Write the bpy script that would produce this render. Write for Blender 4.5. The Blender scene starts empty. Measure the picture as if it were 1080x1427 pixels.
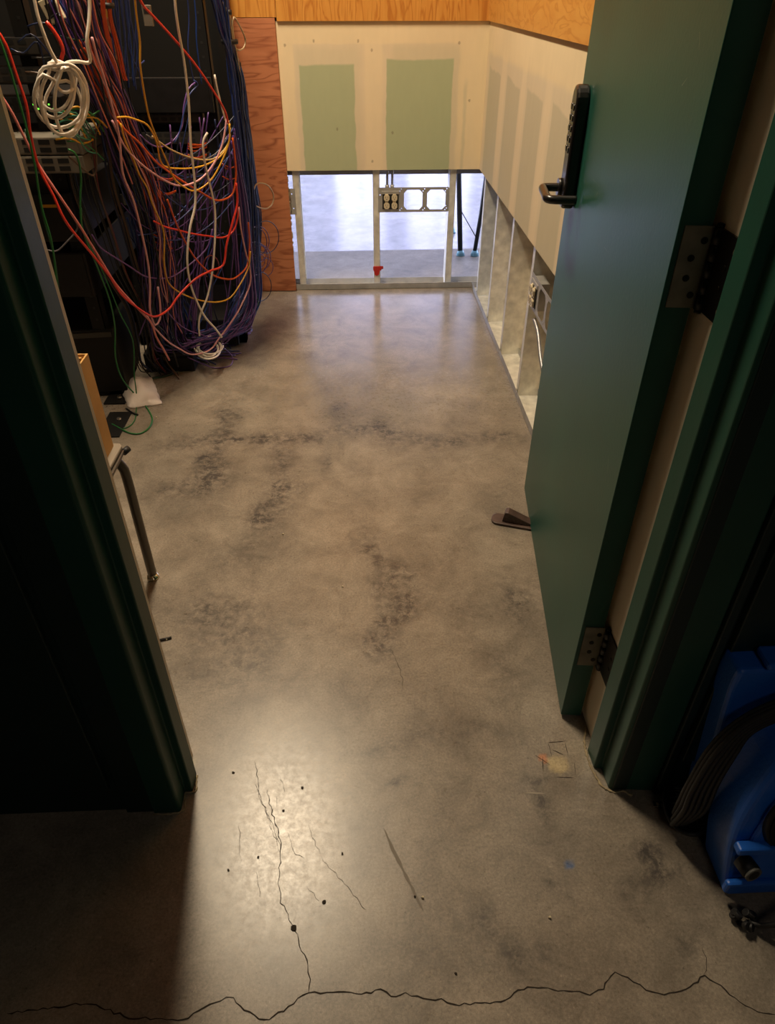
import bpy, bmesh, math, random
import numpy as np
from mathutils import Vector, Matrix
random.seed(7); rng = np.random.default_rng(7)
S = bpy.context.scene; COL = S.collection
PI = math.pi

# ------------------------------------------------------------------ camera
F = 969.0; TH = math.radians(37.1); YAW = math.radians(2.45); CH = 1.345
cam = bpy.data.cameras.new('camera'); camo = bpy.data.objects.new('camera', cam); COL.objects.link(camo)
cam.sensor_fit = 'VERTICAL'; cam.sensor_height = 24.0; cam.lens = 24.0 * F / 1427.0
cam.clip_start = 0.02; cam.clip_end = 60
camo.location = (0, 0, CH); camo.rotation_euler = (PI/2 - TH, 0, -YAW)
S.camera = camo

def ray(u, v):
    r = (u-540)/F; d = (v-713.5)/F
    fh = math.cos(TH)-d*math.sin(TH); z = -(math.sin(TH)+d*math.cos(TH))
    return np.array([fh*math.sin(YAW)+r*math.cos(YAW), fh*math.cos(YAW)-r*math.sin(YAW), z])
def at_y(u, v, y):
    q = ray(u, v); t = y/q[1]; return np.array([q[0]*t, y, CH+q[2]*t])
def at_z(u, v, z=0.0):
    q = ray(u, v); t = (z-CH)/q[2]; return np.array([q[0]*t, q[1]*t, z])

# ------------------------------------------------------------------ materials
def srgb(r, g, b):
    f = lambda c: c/12.92 if c <= .04045 else ((c+.055)/1.055)**2.4
    return (f(r/255), f(g/255), f(b/255), 1)
def mat(name, col, rough=.5, metal=0., spec=.5, bump=None, var=None, coat=0.):
    m = bpy.data.materials.new(name); m.use_nodes = True
    nt = m.node_tree; b = nt.nodes['Principled BSDF']
    b.inputs['Base Color'].default_value = col; b.inputs['Roughness'].default_value = rough
    b.inputs['Metallic'].default_value = metal; b.inputs['Specular IOR Level'].default_value = spec
    b.inputs['Coat Weight'].default_value = coat
    tc = nt.nodes.new('ShaderNodeTexCoord')
    if var:
        sc, amt = var
        n = nt.nodes.new('ShaderNodeTexNoise'); n.inputs['Scale'].default_value = sc; n.inputs['Detail'].default_value = 6
        nt.links.new(tc.outputs['Object'], n.inputs['Vector'])
        mr = nt.nodes.new('ShaderNodeMapRange'); mr.inputs[1].default_value = .3; mr.inputs[2].default_value = .7
        mr.inputs[3].default_value = 1-amt; mr.inputs[4].default_value = 1+amt
        nt.links.new(n.outputs['Fac'], mr.inputs[0])
        vm = nt.nodes.new('ShaderNodeVectorMath'); vm.operation = 'SCALE'; vm.inputs[0].default_value = col[:3]
        nt.links.new(mr.outputs[0], vm.inputs['Scale']); nt.links.new(vm.outputs[0], b.inputs['Base Color'])
    if bump:
        sc, st = bump
        n = nt.nodes.new('ShaderNodeTexNoise'); n.inputs['Scale'].default_value = sc; n.inputs['Detail'].default_value = 4
        nt.links.new(tc.outputs['Object'], n.inputs['Vector'])
        bp = nt.nodes.new('ShaderNodeBump'); bp.inputs['Strength'].default_value = st; bp.inputs['Distance'].default_value = .002
        nt.links.new(n.outputs['Fac'], bp.inputs['Height']); nt.links.new(bp.outputs[0], b.inputs['Normal'])
    return m
def emis(name, col, s):
    m = bpy.data.materials.new(name); m.use_nodes = True; nt = m.node_tree
    nt.nodes.remove(nt.nodes['Principled BSDF'])
    e = nt.nodes.new('ShaderNodeEmission'); e.inputs[0].default_value = col; e.inputs[1].default_value = s
    nt.links.new(e.outputs[0], nt.nodes['Material Output'].inputs[0]); return m
def ply_mat(name, c1, c2, c3, scl, rot, rough=.5):
    m = bpy.data.materials.new(name); m.use_nodes = True; nt = m.node_tree; b = nt.nodes['Principled BSDF']
    tc = nt.nodes.new('ShaderNodeTexCoord'); mp = nt.nodes.new('ShaderNodeMapping')
    mp.inputs['Rotation'].default_value = rot; mp.inputs['Scale'].default_value = scl
    nt.links.new(tc.outputs['Object'], mp.inputs[0])
    n = nt.nodes.new('ShaderNodeTexNoise'); n.inputs['Scale'].default_value = 1.6; n.inputs['Detail'].default_value = 3; n.inputs['Distortion'].default_value = .6
    nt.links.new(mp.outputs[0], n.inputs['Vector'])
    # contour lines of a stretched noise: cathedral grain
    mu = nt.nodes.new('ShaderNodeMath'); mu.operation = 'MULTIPLY'; mu.inputs[1].default_value = 9
    nt.links.new(n.outputs['Fac'], mu.inputs[0])
    fr = nt.nodes.new('ShaderNodeMath'); fr.operation = 'PINGPONG'; fr.inputs[1].default_value = .5
    nt.links.new(mu.outputs[0], fr.inputs[0])
    cr = nt.nodes.new('ShaderNodeValToRGB'); cr.color_ramp.elements[0].color = c2; cr.color_ramp.elements[0].position = 0
    cr.color_ramp.elements[1].color = c1; cr.color_ramp.elements[1].position = .22
    e = cr.color_ramp.elements.new(.5); e.color = c1
    nt.links.new(fr.outputs[0], cr.inputs[0])
    n2 = nt.nodes.new('ShaderNodeTexNoise'); n2.inputs['Scale'].default_value = 5; n2.inputs['Detail'].default_value = 8
    nt.links.new(mp.outputs[0], n2.inputs['Vector'])
    mx = nt.nodes.new('ShaderNodeMix'); mx.data_type = 'RGBA'; mx.inputs[7].default_value = c3
    mr = nt.nodes.new('ShaderNodeMapRange'); mr.inputs[1].default_value = .35; mr.inputs[2].default_value = .75; mr.inputs[4].default_value = .7
    nt.links.new(n2.outputs['Fac'], mr.inputs[0]); nt.links.new(mr.outputs[0], mx.inputs[0])
    nt.links.new(cr.outputs[0], mx.inputs[6]); nt.links.new(mx.outputs[2], b.inputs['Base Color'])
    b.inputs['Roughness'].default_value = rough
    return m
def attr_mat(name, rough=.8, bump=(60, .15), mult=None):
    m = bpy.data.materials.new(name); m.use_nodes = True; nt = m.node_tree; b = nt.nodes['Principled BSDF']
    a = nt.nodes.new('ShaderNodeAttribute'); a.attribute_name = 'tint'
    nt.links.new(a.outputs['Color'], b.inputs['Base Color']); b.inputs['Roughness'].default_value = rough
    tc = nt.nodes.new('ShaderNodeTexCoord')
    n = nt.nodes.new('ShaderNodeTexNoise'); n.inputs['Scale'].default_value = bump[0]; n.inputs['Detail'].default_value = 5
    nt.links.new(tc.outputs['Object'], n.inputs['Vector'])
    bp = nt.nodes.new('ShaderNodeBump'); bp.inputs['Strength'].default_value = bump[1]; bp.inputs['Distance'].default_value = .001
    nt.links.new(n.outputs['Fac'], bp.inputs['Height']); nt.links.new(bp.outputs[0], b.inputs['Normal'])
    return m

M = {}
M['green'] = mat('green_paint', (0.011, .078, .056, 1), .42, spec=.42, bump=(120, .12), var=(3, .14))
M['green_frame'] = mat('green_frame_paint', (0.011, .064, .044, 1), .42, spec=.35, bump=(90, .1), var=(6, .12))
M['green_wall'] = mat('dark_green_wall', (0.006, .022, .020, 1), .5, bump=(60, .2))
M['cream'] = mat('cream_paint', (0.86, .76, .60, 1), .5)
M['zinc'] = mat('galvanised_steel', (0.76, .74, .66, 1), .42, metal=.40, bump=(30, .25), var=(22, .22))
M['zincdull'] = mat('dull_galvanised_steel', (0.42, .41, .39, 1), .5, metal=.5, var=(20, .15))
M['black'] = mat('black_powder_coat', (0.008, .008, .008, 1), .5)
M['blackgloss'] = mat('black_gloss_metal', (0.010, .009, .009, 1), .28, spec=.6)
M['blackrubber'] = mat('black_rubber', (0.010, .010, .011, 1), .55, bump=(200, .3))
M['rack'] = mat('rack_black', (0.007, .0065, .006, 1), .6, spec=.3)
M['dev'] = mat('device_grey', (0.16, .14, .11, 1), .5, var=(30, .12))
M['devface'] = mat('device_face_grey', (0.035, .03, .024, 1), .5)
M['devblack'] = mat('device_black', (0.008, .007, .007, 1), .5, spec=.35, var=(40, .3))
M['hinge'] = mat('dull_bronze_steel', (0.19, .165, .12, 1), .5, metal=.35, var=(25, .3))
M['hingeblack'] = mat('black_hinge_steel', (0.006, .005, .005, 1), .35, metal=.3)
M['ivory'] = mat('ivory_plastic', (0.62, .53, .36, 1), .35)
M['slot'] = mat('dark_slot', (0.01, .01, .01, 1), .6)
M['redtape'] = mat('red_tape', (0.45, .02, .015, 1), .4)
M['blue'] = mat('blue_polyethylene', (0.014, .13, .60, 1), .40, bump=(150, .35), var=(5, .15))
M['greyrubber'] = mat('grey_rubber', (0.12, .12, .11, 1), .5)
M['chairtube'] = mat('grey_chair_tube', (0.12, .105, .085, 1), .35, metal=.5)
M['chrome'] = mat('nickel_glide', (0.8, .66, .45, 1), .15, metal=1)
M['seat'] = mat('grey_seat_plastic', (0.26, .22, .17, 1), .5, bump=(80, .1))
M['cardboard'] = mat('cardboard', (0.62, .36, .11, 1), .75, bump=(40, .2), var=(12, .08))
M['wedge'] = mat('brown_rubber', (0.075, .045, .035, 1), .45, bump=(90, .4), var=(40, .3))
M['bag'] = mat('white_plastic_bag', (0.80, .72, .66, 1), .22, bump=(45, 1.0))
M['paleblue'] = mat('pale_blue_rubber', (0.20, .42, .50, 1), .4)
M['white'] = mat('white_wall_paint', (0.7, .7, .7, 1), .8)
M['corr'] = mat('corridor_paint', (0.05, .045, .04, 1), .8)
M['shaded_wall'] = mat('wall_shade_tone', (0.03, .026, .022, 1), .8)  # near-black wall colour stands in for the shadow on the rack side
M['ceil'] = mat('ceiling_paint', (0.30, .27, .22, 1), .9)
M['gyback'] = mat('grey_gypsum_paper', (0.30, .27, .24, 1), .9, var=(8, .1))
M['crack'] = mat('crack_dark', (0.035, .028, .022, 1), .9, spec=.1)
M['pencil'] = mat('pencil_line', (0.04, .03, .025, 1), .9, spec=.1)
M['caulk'] = mat('caulk_cream', (0.34, .27, .16, 1), .7, bump=(80, .6), var=(60, .3))
M['screw'] = mat('screw_steel', (0.03, .025, .02, 1), .35, metal=.8)
M['screwhead'] = mat('bright_screw_steel', (0.6, .55, .5, 1), .25, metal=.9)
M['mccable'] = mat('steel_armoured_cable', (0.35, .35, .36, 1), .4, metal=.7)
M['yellow'] = mat('yellow_label', (0.65, .30, .01, 1), .6)
M['led'] = emis('green_led', (0.15, 1, .05, 1), 3.0)
M['day'] = emis('daylight', (0.60, .63, 1.0, 1), 4.4)
M['lampdif'] = emis('lamp_diffuser', (1.0, .80, .52, 1), 3.0)
M['ply_up'] = ply_mat('orange_plywood', srgb(208, 148, 66), srgb(172, 106, 34), srgb(190, 122, 44), (9, 9, 1.1), (0, 0, 0))
M['ply_right'] = ply_mat('orange_plywood_flamed', srgb(212, 154, 74), srgb(192, 130, 54), srgb(200, 136, 58), (3, 2.0, 7), (0.25, 0, 0))
M['ply_left'] = ply_mat('red_plywood', srgb(184, 118, 80), srgb(136, 76, 46), srgb(160, 94, 60), (1.3, 1.3, 6.5), (0, 0.25, 0), .6)
M['gyp'] = attr_mat('mudded_drywall', .85)

CABCOL = {
 'navy': (0.022, .045, .19), 'blue': (0.015, .06, .30), 'dblue': (0.010, .018, .06), 'purple': (0.085, .035, .18), 'violet': (0.15, .07, .26),
 'pink': (0.62, .20, .18), 'lpink': (0.66, .33, .36), 'red': (0.62, .035, .018), 'orange': (0.60, .09, .012), 'dorange': (0.42, .05, .008),
 'yellow': (0.62, .32, .02), 'pale': (0.50, .36, .16), 'white': (0.76, .69, .60), 'cream': (0.50, .40, .26), 'green': (0.015, .16, .035),
 'dgreen': (0.012, .06, .03), 'teal': (0.05, .28, .20), 'black': (0.008, .008, .008), 'grey': (0.12, .11, .12), 'brown': (0.09, .05, .03), 'maroon': (0.15, .02, .025)}
for k, c in CABCOL.items(): M['c_'+k] = mat(k+'_cable_jacket', (*c, 1), .38)

# ------------------------------------------------------------------ mesh helpers
class MB:
    def __init__(s): s.v = []; s.f = []; s.m = []; s.mats = []; s.smooth = []
    def mi(s, m):
        m = M[m] if isinstance(m, str) else m
        if m not in s.mats: s.mats.append(m)
        return s.mats.index(m)
    def add(s, vs, fs, m, sm=False):
        o = len(s.v); s.v += [tuple(map(float, v)) for v in vs]; i = s.mi(m)
        for f in fs: s.f.append(tuple(o+k for k in f)); s.m.append(i); s.smooth.append(sm)
        return s
    def box(s, x0, x1, y0, y1, z0, z1, m, R=None, c=None):
        vs = [(x, y, z) for z in (z0, z1) for y in (y0, y1) for x in (x0, x1)]
        if R is not None:
            vs = [tuple(R @ Vector(v) + Vector(c or (0, 0, 0))) for v in vs]
        return s.add(vs, [(0,2,3,1), (4,5,7,6), (0,1,5,4), (2,6,7,3), (0,4,6,2), (1,3,7,5)], m)
    def prism(s, pts, a0, a1, m, axis='z', shear=None, sm=False):
        n = len(pts); vs = []
        for a in (a0, a1):
            for p, q in pts:
                if axis == 'z': vs.append((p, q, a))
                elif axis == 'y': vs.append((p, a + (shear or 0)*q, q))
                else: vs.append((a, p, q))
        fs = [tuple(range(n)), tuple(range(2*n-1, n-1, -1))] + [(i, i+n, (i+1) % n+n, (i+1) % n) for i in range(n)]
        return s.add(vs, fs, m, sm)
    def cyl(s, p0, p1, r0, m, r1=None, n=20, sm=True):
        r1 = r0 if r1 is None else r1
        p0 = Vector(p0); p1 = Vector(p1); d = (p1-p0).normalized()
        a = d.orthogonal().normalized(); b = d.cross(a)
        vs = []
        for p, r in ((p0, r0), (p1, r1)):
            for k in range(n):
                t = 2*PI*k/n; vs.append(p + a*(r*math.cos(t)) + b*(r*math.sin(t)))
        o = len(s.v); s.add(vs, [(k, (k+1) % n, (k+1) % n+n, k+n) for k in range(n)], m, sm)
        s.add(vs, [tuple(range(n-1, -1, -1)), tuple(range(n, 2*n))], m, False)
        return s
    def tube(s, pts, r, m, n=6, cap=True):
        P = np.asarray(pts, float); T = np.gradient(P, axis=0); T /= np.linalg.norm(T, axis=1)[:, None]+1e-12
        a = np.cross(T[0], [0, 0, 1.]);
        if np.linalg.norm(a) < .1: a = np.cross(T[0], [1., 0, 0])
        a /= np.linalg.norm(a); vs = []
        for i in range(len(P)):
            a = a - T[i]*a.dot(T[i]); a /= np.linalg.norm(a)+1e-12; b = np.cross(T[i], a)
            rr = r[i] if hasattr(r, '__len__') else r
            for k in range(n):
                t = 2*PI*k/n; vs.append(P[i]+rr*(a*math.cos(t)+b*math.sin(t)))
        fs = [(i*n+k, i*n+(k+1) % n, (i+1)*n+(k+1) % n, (i+1)*n+k) for i in range(len(P)-1) for k in range(n)]
        if cap: fs += [tuple(range(n-1, -1, -1)), tuple((len(P)-1)*n+k for k in range(n))]
        return s.add(vs, fs, m, True)
    def build(s, name, parent=None, bevel=0, loc=None, seg=2):
        me = bpy.data.meshes.new(name); me.from_pydata(s.v, [], s.f)
        for m in s.mats: me.materials.append(m)
        me.polygons.foreach_set('material_index', s.m); me.polygons.foreach_set('use_smooth', s.smooth)
        me.update(); bm = bmesh.new(); bm.from_mesh(me); bmesh.ops.remove_doubles(bm, verts=bm.verts, dist=1e-6)
        bmesh.ops.recalc_face_normals(bm, faces=bm.faces); bm.to_mesh(me); bm.free()
        o = bpy.data.objects.new(name, me); COL.objects.link(o)
        if parent: o.parent = parent
        if loc is not None: o.location = loc
        if bevel:
            b = o.modifiers.new('bevel', 'BEVEL'); b.width = bevel; b.segments = seg; b.limit_method = 'ANGLE'; b.angle_limit = math.radians(35)
            b.harden_normals = False
        return o
def tag(o, label=None, cat=None, group=None, kind=None):
    if label: o['label'] = label
    if cat: o['category'] = cat
    if group: o['group'] = group
    if kind: o['kind'] = kind
    return o
def empty(name, loc=(0, 0, 0), rot=(0, 0, 0), parent=None):
    o = bpy.data.objects.new(name, None); COL.objects.link(o); o.location = loc; o.rotation_euler = rot; o.empty_display_size = .05
    if parent: o.parent = parent
    return o
def copy_tree(o, parent=None):
    c = o.copy(); COL.objects.link(c); c.parent = parent
    for ch in [x for x in bpy.data.objects if x.parent == o]: copy_tree(ch, c)
    return c
def catmull(ctrl, step=.014):
    C = np.asarray(ctrl, float); C = np.vstack([2*C[0]-C[1], C, 2*C[-1]-C[-2]]); out = []
    for i in range(1, len(C)-2):
        p0, p1, p2, p3 = C[i-1:i+3]; L = np.linalg.norm(p2-p1); n = max(2, int(L/step))
        for t in np.linspace(0, 1, n, endpoint=False):
            out.append(.5*((2*p1)+(-p0+p2)*t+(2*p0-5*p1+4*p2-p3)*t*t+(-p0+3*p1-3*p2+p3)*t**3))
    out.append(C[-2]); return np.array(out)

# value noise in numpy
def vnoise(X, Y, seed=0, octs=4, scale=1.):
    out = np.zeros_like(X); amp = 1.; tot = 0
    for o in range(octs):
        g = np.random.default_rng(seed+o*17).random((64, 64))
        x = X*scale*2**o; y = Y*scale*2**o
        xi = np.floor(x).astype(int); yi = np.floor(y).astype(int); fx = x-xi; fy = y-yi
        fx = fx*fx*(3-2*fx); fy = fy*fy*(3-2*fy)
        a = g[xi % 64, yi % 64]; b = g[(xi+1) % 64, yi % 64]; c = g[xi % 64, (yi+1) % 64]; d = g[(xi+1) % 64, (yi+1) % 64]
        out += amp*((a*(1-fx)+b*fx)*(1-fy)+(c*(1-fx)+d*fx)*fy); tot += amp; amp *= .5
    return out/tot
def sstep(a, b, x):
    t = np.clip((x-a)/(b-a), 0, 1); return t*t*(3-2*t)
def grid_obj(name, A, B, fn, mtl, parent=None):
    """tensor grid; fn(A,B)->xyz arrays, and tint/rough arrays"""
    X, Y = np.meshgrid(A, B); co, tint, rgh = fn(X, Y)
    nx, ny = len(A), len(B)
    me = bpy.data.meshes.new(name)
    idx = np.arange(nx*ny).reshape(ny, nx)
    q = np.stack([idx[:-1, :-1], idx[:-1, 1:], idx[1:, 1:], idx[1:, :-1]], -1).reshape(-1, 4)
    me.vertices.add(nx*ny); me.vertices.foreach_set('co', co.reshape(-1))
    me.loops.add(q.size); me.loops.foreach_set('vertex_index', q.reshape(-1).astype(np.int32))
    me.polygons.add(len(q)); me.polygons.foreach_set('loop_start', np.arange(0, q.size, 4, dtype=np.int32))
    me.polygons.foreach_set('loop_total', np.full(len(q), 4, dtype=np.int32))
    me.update(); me.validate()
    at = me.attributes.new('tint', 'FLOAT_COLOR', 'POINT')
    at.data.foreach_set('color', np.concatenate([tint.reshape(-1, 3), np.ones((nx*ny, 1))], 1).astype(np.float32).reshape(-1))
    for nm, ar in (zip(('rgh', 'stn'), rgh) if rgh is not None else ()):
        at = me.attributes.new(nm, 'FLOAT', 'POINT'); at.data.foreach_set('value', ar.reshape(-1).astype(np.float32))
    me.materials.append(mtl)
    o = bpy.data.objects.new(name, me); COL.objects.link(o)
    if parent: o.parent = parent
    return o

YB = 3.833; XR = 0.630; GY0 = .606; GY1 = 1.220

# ------------------------------------------------------------------ floor
def floor_mat():
    m = bpy.data.materials.new('polished_concrete'); m.use_nodes = True; nt = m.node_tree; b = nt.nodes['Principled BSDF']; L = nt.links.new
    tc = nt.nodes.new('ShaderNodeTexCoord')
    def noise(sc, det=6, dist=0., rgh=.6):
        n = nt.nodes.new('ShaderNodeTexNoise'); n.inputs['Scale'].default_value = sc; n.inputs['Detail'].default_value = det
        n.inputs['Distortion'].default_value = dist; n.inputs['Roughness'].default_value = rgh; L(tc.outputs['Object'], n.inputs['Vector']); return n
    def mr(src, a, bb, c, d):
        n = nt.nodes.new('ShaderNodeMapRange'); n.inputs[1].default_value = a; n.inputs[2].default_value = bb; n.inputs[3].default_value = c; n.inputs[4].default_value = d
        L(src, n.inputs[0]); return n.outputs[0]
    def mul(a, c):
        n = nt.nodes.new('ShaderNodeMath'); n.operation = 'MULTIPLY'; L(a, n.inputs[0]); L(c, n.inputs[1]); return n.outputs[0]
    big = mr(noise(2.2, 5, .5).outputs['Fac'], .3, .7, .80, 1.20)
    mid = mr(noise(8, 12, .5, .78).outputs['Fac'], .32, .68, .66, 1.34)
    fine = mr(noise(190, 6, 0, .8).outputs['Fac'], .34, .66, .70, 1.30)
    sp = mr(noise(170, 3).outputs['Fac'], .62, .72, 1, 1.35)
    dk = mr(noise(115, 3).outputs['Fac'], .66, .74, 1, .55)
    k = mul(mul(mul(mul(big, mid), fine), sp), dk)
    at = nt.nodes.new('ShaderNodeAttribute'); at.attribute_name = 'tint'
    hue = nt.nodes.new('ShaderNodeMix'); hue.data_type = 'RGBA'; hue.inputs[6].default_value = (1.05, .99, .93, 1); hue.inputs[7].default_value = (.96, 1.0, 1.0, 1)
    L(noise(3.3, 4, .3).outputs['Fac'], hue.inputs[0])
    v1 = nt.nodes.new('ShaderNodeVectorMath'); v1.operation = 'MULTIPLY'; L(at.outputs['Color'], v1.inputs[0]); L(hue.outputs[2], v1.inputs[1])
    v2 = nt.nodes.new('ShaderNodeVectorMath'); v2.operation = 'SCALE'; L(v1.outputs[0], v2.inputs[0]); L(k, v2.inputs['Scale'])
    sa = nt.nodes.new('ShaderNodeAttribute'); sa.attribute_name = 'stn'
    s1 = mr(noise(42, 10, .4, .75).outputs['Fac'], .40, .58, .15, 1.45)
    s2 = mul(sa.outputs['Fac'], s1)
    cl = nt.nodes.new('ShaderNodeClamp'); cl.inputs['Max'].default_value = .82; L(s2, cl.inputs['Value'])
    sm = nt.nodes.new('ShaderNodeMix'); sm.data_type = 'RGBA'; L(cl.outputs[0], sm.inputs[0]); L(v2.outputs[0], sm.inputs[6]); sm.inputs[7].default_value = (.032, .029, .030, 1)
    L(sm.outputs[2], b.inputs['Base Color'])
    ra = nt.nodes.new('ShaderNodeAttribute'); ra.attribute_name = 'rgh'
    rr = mul(ra.outputs['Fac'], mr(noise(65, 10, .3, .8).outputs['Fac'], .32, .68, .82, 1.22)); L(rr, b.inputs['Roughness'])
    bp = nt.nodes.new('ShaderNodeBump'); bp.inputs['Strength'].default_value = .05; bp.inputs['Distance'].default_value = .001
    L(noise(70, 5, 0, .6).outputs['Fac'], bp.inputs['Height']); L(bp.outputs[0], b.inputs['Normal'])
    b.inputs['Specular IOR Level'].default_value = .5
    return m
# stains: (pixel-traced on the slab) u, v, radius_x, radius_y, strength (positive darkens)
ST = [(318, 575, .05, .09, .40), (312, 600, .05, .07, .38), (285, 612, .09, .06, .30), (240, 618, .10, .05, .22), (292, 665, .06, .10, .45), (296, 635, .05, .08, .36), (340, 612, .09, .04, .45),
      (390, 610, .09, .05, .45), (430, 612, .08, .05, .38), (388, 640, .05, .08, .35), (392, 675, .05, .09, .40), (380, 705, .05, .09, .38), (368, 722, .04, .06, .32), (350, 765, .12, .07, .20), (447, 645, .02, .06, .30), (420, 680, .02, .05, .2),
      (470, 570, .06, .10, .30), (485, 600, .09, .05, .34), (530, 590, .05, .10, .32), (540, 600, .06, .10, .30), (560, 610, .12, .05, .25), (620, 618, .16, .05, .32), (690, 612, .10, .04, .30), (240, 675, .10, .08, .25),
      (510, 750, .04, .07, .32), (525, 775, .04, .07, .30), (545, 800, .05, .06, .38), (548, 830, .06, .06, .45), (545, 865, .05, .06, .38), (540, 895, .04, .05, .30), (600, 790, .05, .06, .18), (645, 850, .07, .07, .2), (725, 840, .05, .06, .35), (700, 920, .06, .06, .25), (700, 700, .08, .10, .12),
      (330, 860, .16, .14, .16), (320, 930, .13, .12, .13), (350, 900, .1, .1, .15), (290, 850, .08, .1, .2), (540, 1030, .20, .02, .16), (690, 1020, .10, .02, .14), (730, 1105, .03, .035, .38), (735, 1085, .04, .01, .3), (740, 1150, .03, .06, .22), (610, 1150, .05, .06, .18),
      (543, 1080, .022, .012, .75), (720, 1340, .05, .03, .28), (690, 1300, .03, .03, .25), (740, 1360, .07, .03, .25), (915, 1215, .035, .04, .45), (905, 1195, .03, .02, .45), (940, 1225, .03, .02, .3), (990, 1330, .04, .03, .25), (780, 1240, .05, .04, .2), (600, 1310, .08, .06, .15),
      (880, 1250, .06, .06, .12), (420, 1110, .02, .012, .25), (590, 1000, .15, .08, .08), (480, 1250, .06, .1, -.06), (600, 560, .15, .20, -.06), (450, 850, .12, .14, -.10), (600, 700, .2, .15, -.06), (440, 480, .15, .3, .10), (260, 1060, .02, .03, -.35)]
def floor_fn(X, Y):
    n = vnoise(X+9, Y+9, 3, 5, 9.); n2 = vnoise(X+5, Y+3, 11, 5, 30.); n3 = vnoise(X+7, Y+4, 23, 3, 5.)
    base = np.array([.238, .203, .164])
    k = np.ones_like(X); stn = np.zeros_like(X)
    for u, v, rx, ry, s in ST:
        c = at_z(u, v); wx = X + (n-.5)*.10; wy = Y + (n3-.5)*.10
        g = np.exp(-(((wx-c[0])/rx)**2+((wy-c[1])/ry)**2))
        tex = np.clip(.35+1.5*(n2-.15), .3, 1.5) if s > 0 else 1
        if s > 0: stn = 1-(1-stn)*(1-np.clip(s*1.65*g*tex, 0, .92))
        else: k *= 1-s*g
    tint = k[..., None]*base*np.ones(3)
    # patched core hole, orange dot, blue chalk mark, scuffed pale bits
    def blot(u, v, rx, ry, col, a, sharp=6):
        c = at_z(u, v); d = ((X-c[0]+(n2-.5)*.012)/rx)**2+((Y-c[1]+(n-.5)*.012)/ry)**2
        return a*np.clip(1.3-d, 0, .35)[..., None]/.35, np.array(col)
    for args in ((778, 1066, .020, .020, (.48, .39, .23), .95), (760, 1057, .009, .010, (.55, .20, .08), .7), (792, 1206, .011, .0045, (.05, .13, .33), .8), (805, 1055, .05, .04, (.36, .31, .23), .25), (265, 1072, .012, .028, (.45, .40, .26), .5)):
        a, c = blot(*args); tint = tint*(1-a)+c*a
    # beyond the back wall: lower sill strip, then a more polished slab
    far = sstep(-.004, .004, Y-(4.545+.02*X))[..., None]
    tint = tint*(1-far)+far*np.array([.33, .31, .34])*(0.8+.4*n[..., None])
    side = sstep(3.9, 3.95, Y)[..., None]*(1-far)
    tint = tint*(1-side*.1)
    rgh = .30+.0*X; rgh = rgh*(1-far[..., 0])+.17*far[..., 0]; rgh = rgh*(1-side[..., 0])+.55*side[..., 0]
    rgh = np.where(Y < 3.9, rgh-.09*sstep(2.2, 3.3, Y), rgh)
    return np.stack([X, Y, 0*X], -1), tint, (rgh, stn)
fx = np.concatenate([[-6.5, -4, -2.2, -1.4], np.arange(-1.2, .98, .0085), [1.4, 2.5, 4.5, 6.5]])
fy = np.concatenate([[-2.3, -1, 0, .2], np.arange(.33, 1.4, .0075), np.arange(1.4, 4.6, .011), np.arange(4.62, 7.4, .05), [8, 9, 10, 11, 12.1]])
floor = grid_obj('floor', fx, fy, floor_fn, floor_mat())
tag(floor, kind='structure')

def strip(pts, w, m, parent, name, z=.0006, jit=0.55):
    P = [at_z(u, v)[:2] for u, v in pts]; out = []
    for a, b in zip(P[:-1], P[1:]):
        L = np.linalg.norm(b-a); n = max(1, int(L/.008)); nrm = np.array([-(b-a)[1], (b-a)[0]])/(L+1e-9)
        for i in range(n): out.append(a+(b-a)*i/n + nrm*random.uniform(-.0022, .0022)*jit*2)
    out.append(P[-1]); out = np.array(out); T = np.gradient(out, axis=0); T /= np.linalg.norm(T, axis=1)[:, None]+1e-9
    N = np.stack([-T[:, 1], T[:, 0]], 1); vs = []; fs = []
    for i, (p, n) in enumerate(zip(out, N)):
        ww = w*random.uniform(.45, 1.2)*(1 if 0 < i < len(out)-1 else .2)
        vs += [(*(p+n*ww/2), z), (*(p-n*ww/2), z)]
        if i: fs.append((2*i-2, 2*i-1, 2*i+1, 2*i))
    return MB().add(vs, fs, m).build(name, parent)
crack1 = [(10, 1412), (60, 1405), (120, 1398), (180, 1418), (240, 1421), (262, 1418), (285, 1403), (315, 1391), (325, 1391), (340, 1408), (368, 1423), (395, 1408), (415, 1392), (430, 1384), (455, 1384), (480, 1382), (497, 1387), (530, 1379), (545, 1390), (565, 1384), (590, 1390), (615, 1393), (640, 1401), (662, 1397), (683, 1400), (705, 1393), (735, 1374), (770, 1378), (800, 1382), (822, 1387), (840, 1377), (857, 1356), (875, 1362), (900, 1378), (925, 1385), (955, 1377), (982, 1360), (1005, 1373), (1030, 1398), (1055, 1408), (1080, 1414)]
strip(crack1, .0022, 'crack', floor, 'crack')
strip([(372, 1100), (378, 1130), (392, 1175), (391, 1195), (389, 1230), (392, 1258), (400, 1275), (408, 1288), (417, 1310), (420, 1325), (430, 1345), (431, 1365), (430, 1384)], .0018, 'crack', floor, 'crack')
strip([(355, 1060), (362, 1110), (375, 1140), (392, 1180)], .0012, 'crack', floor, 'crack')
for pp in ([(355, 1092), (362, 1110), (372, 1132), (378, 1150)], [(384, 1108), (386, 1125)], [(391, 1082), (397, 1105)], [(375, 1150), (385, 1170), (391, 1190)], [(400, 1160), (412, 1190), (424, 1196)], [(430, 1150), (440, 1178), (447, 1192)], [(447, 1195), (480, 1232), (510, 1268)], [(333, 1150), (335, 1190), (337, 1200)], [(356, 1215), (362, 1250)], [(428, 1235), (445, 1256)]):
    strip(pp, .0008, 'pencil', floor, 'hairline_scratch', jit=.5)
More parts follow.
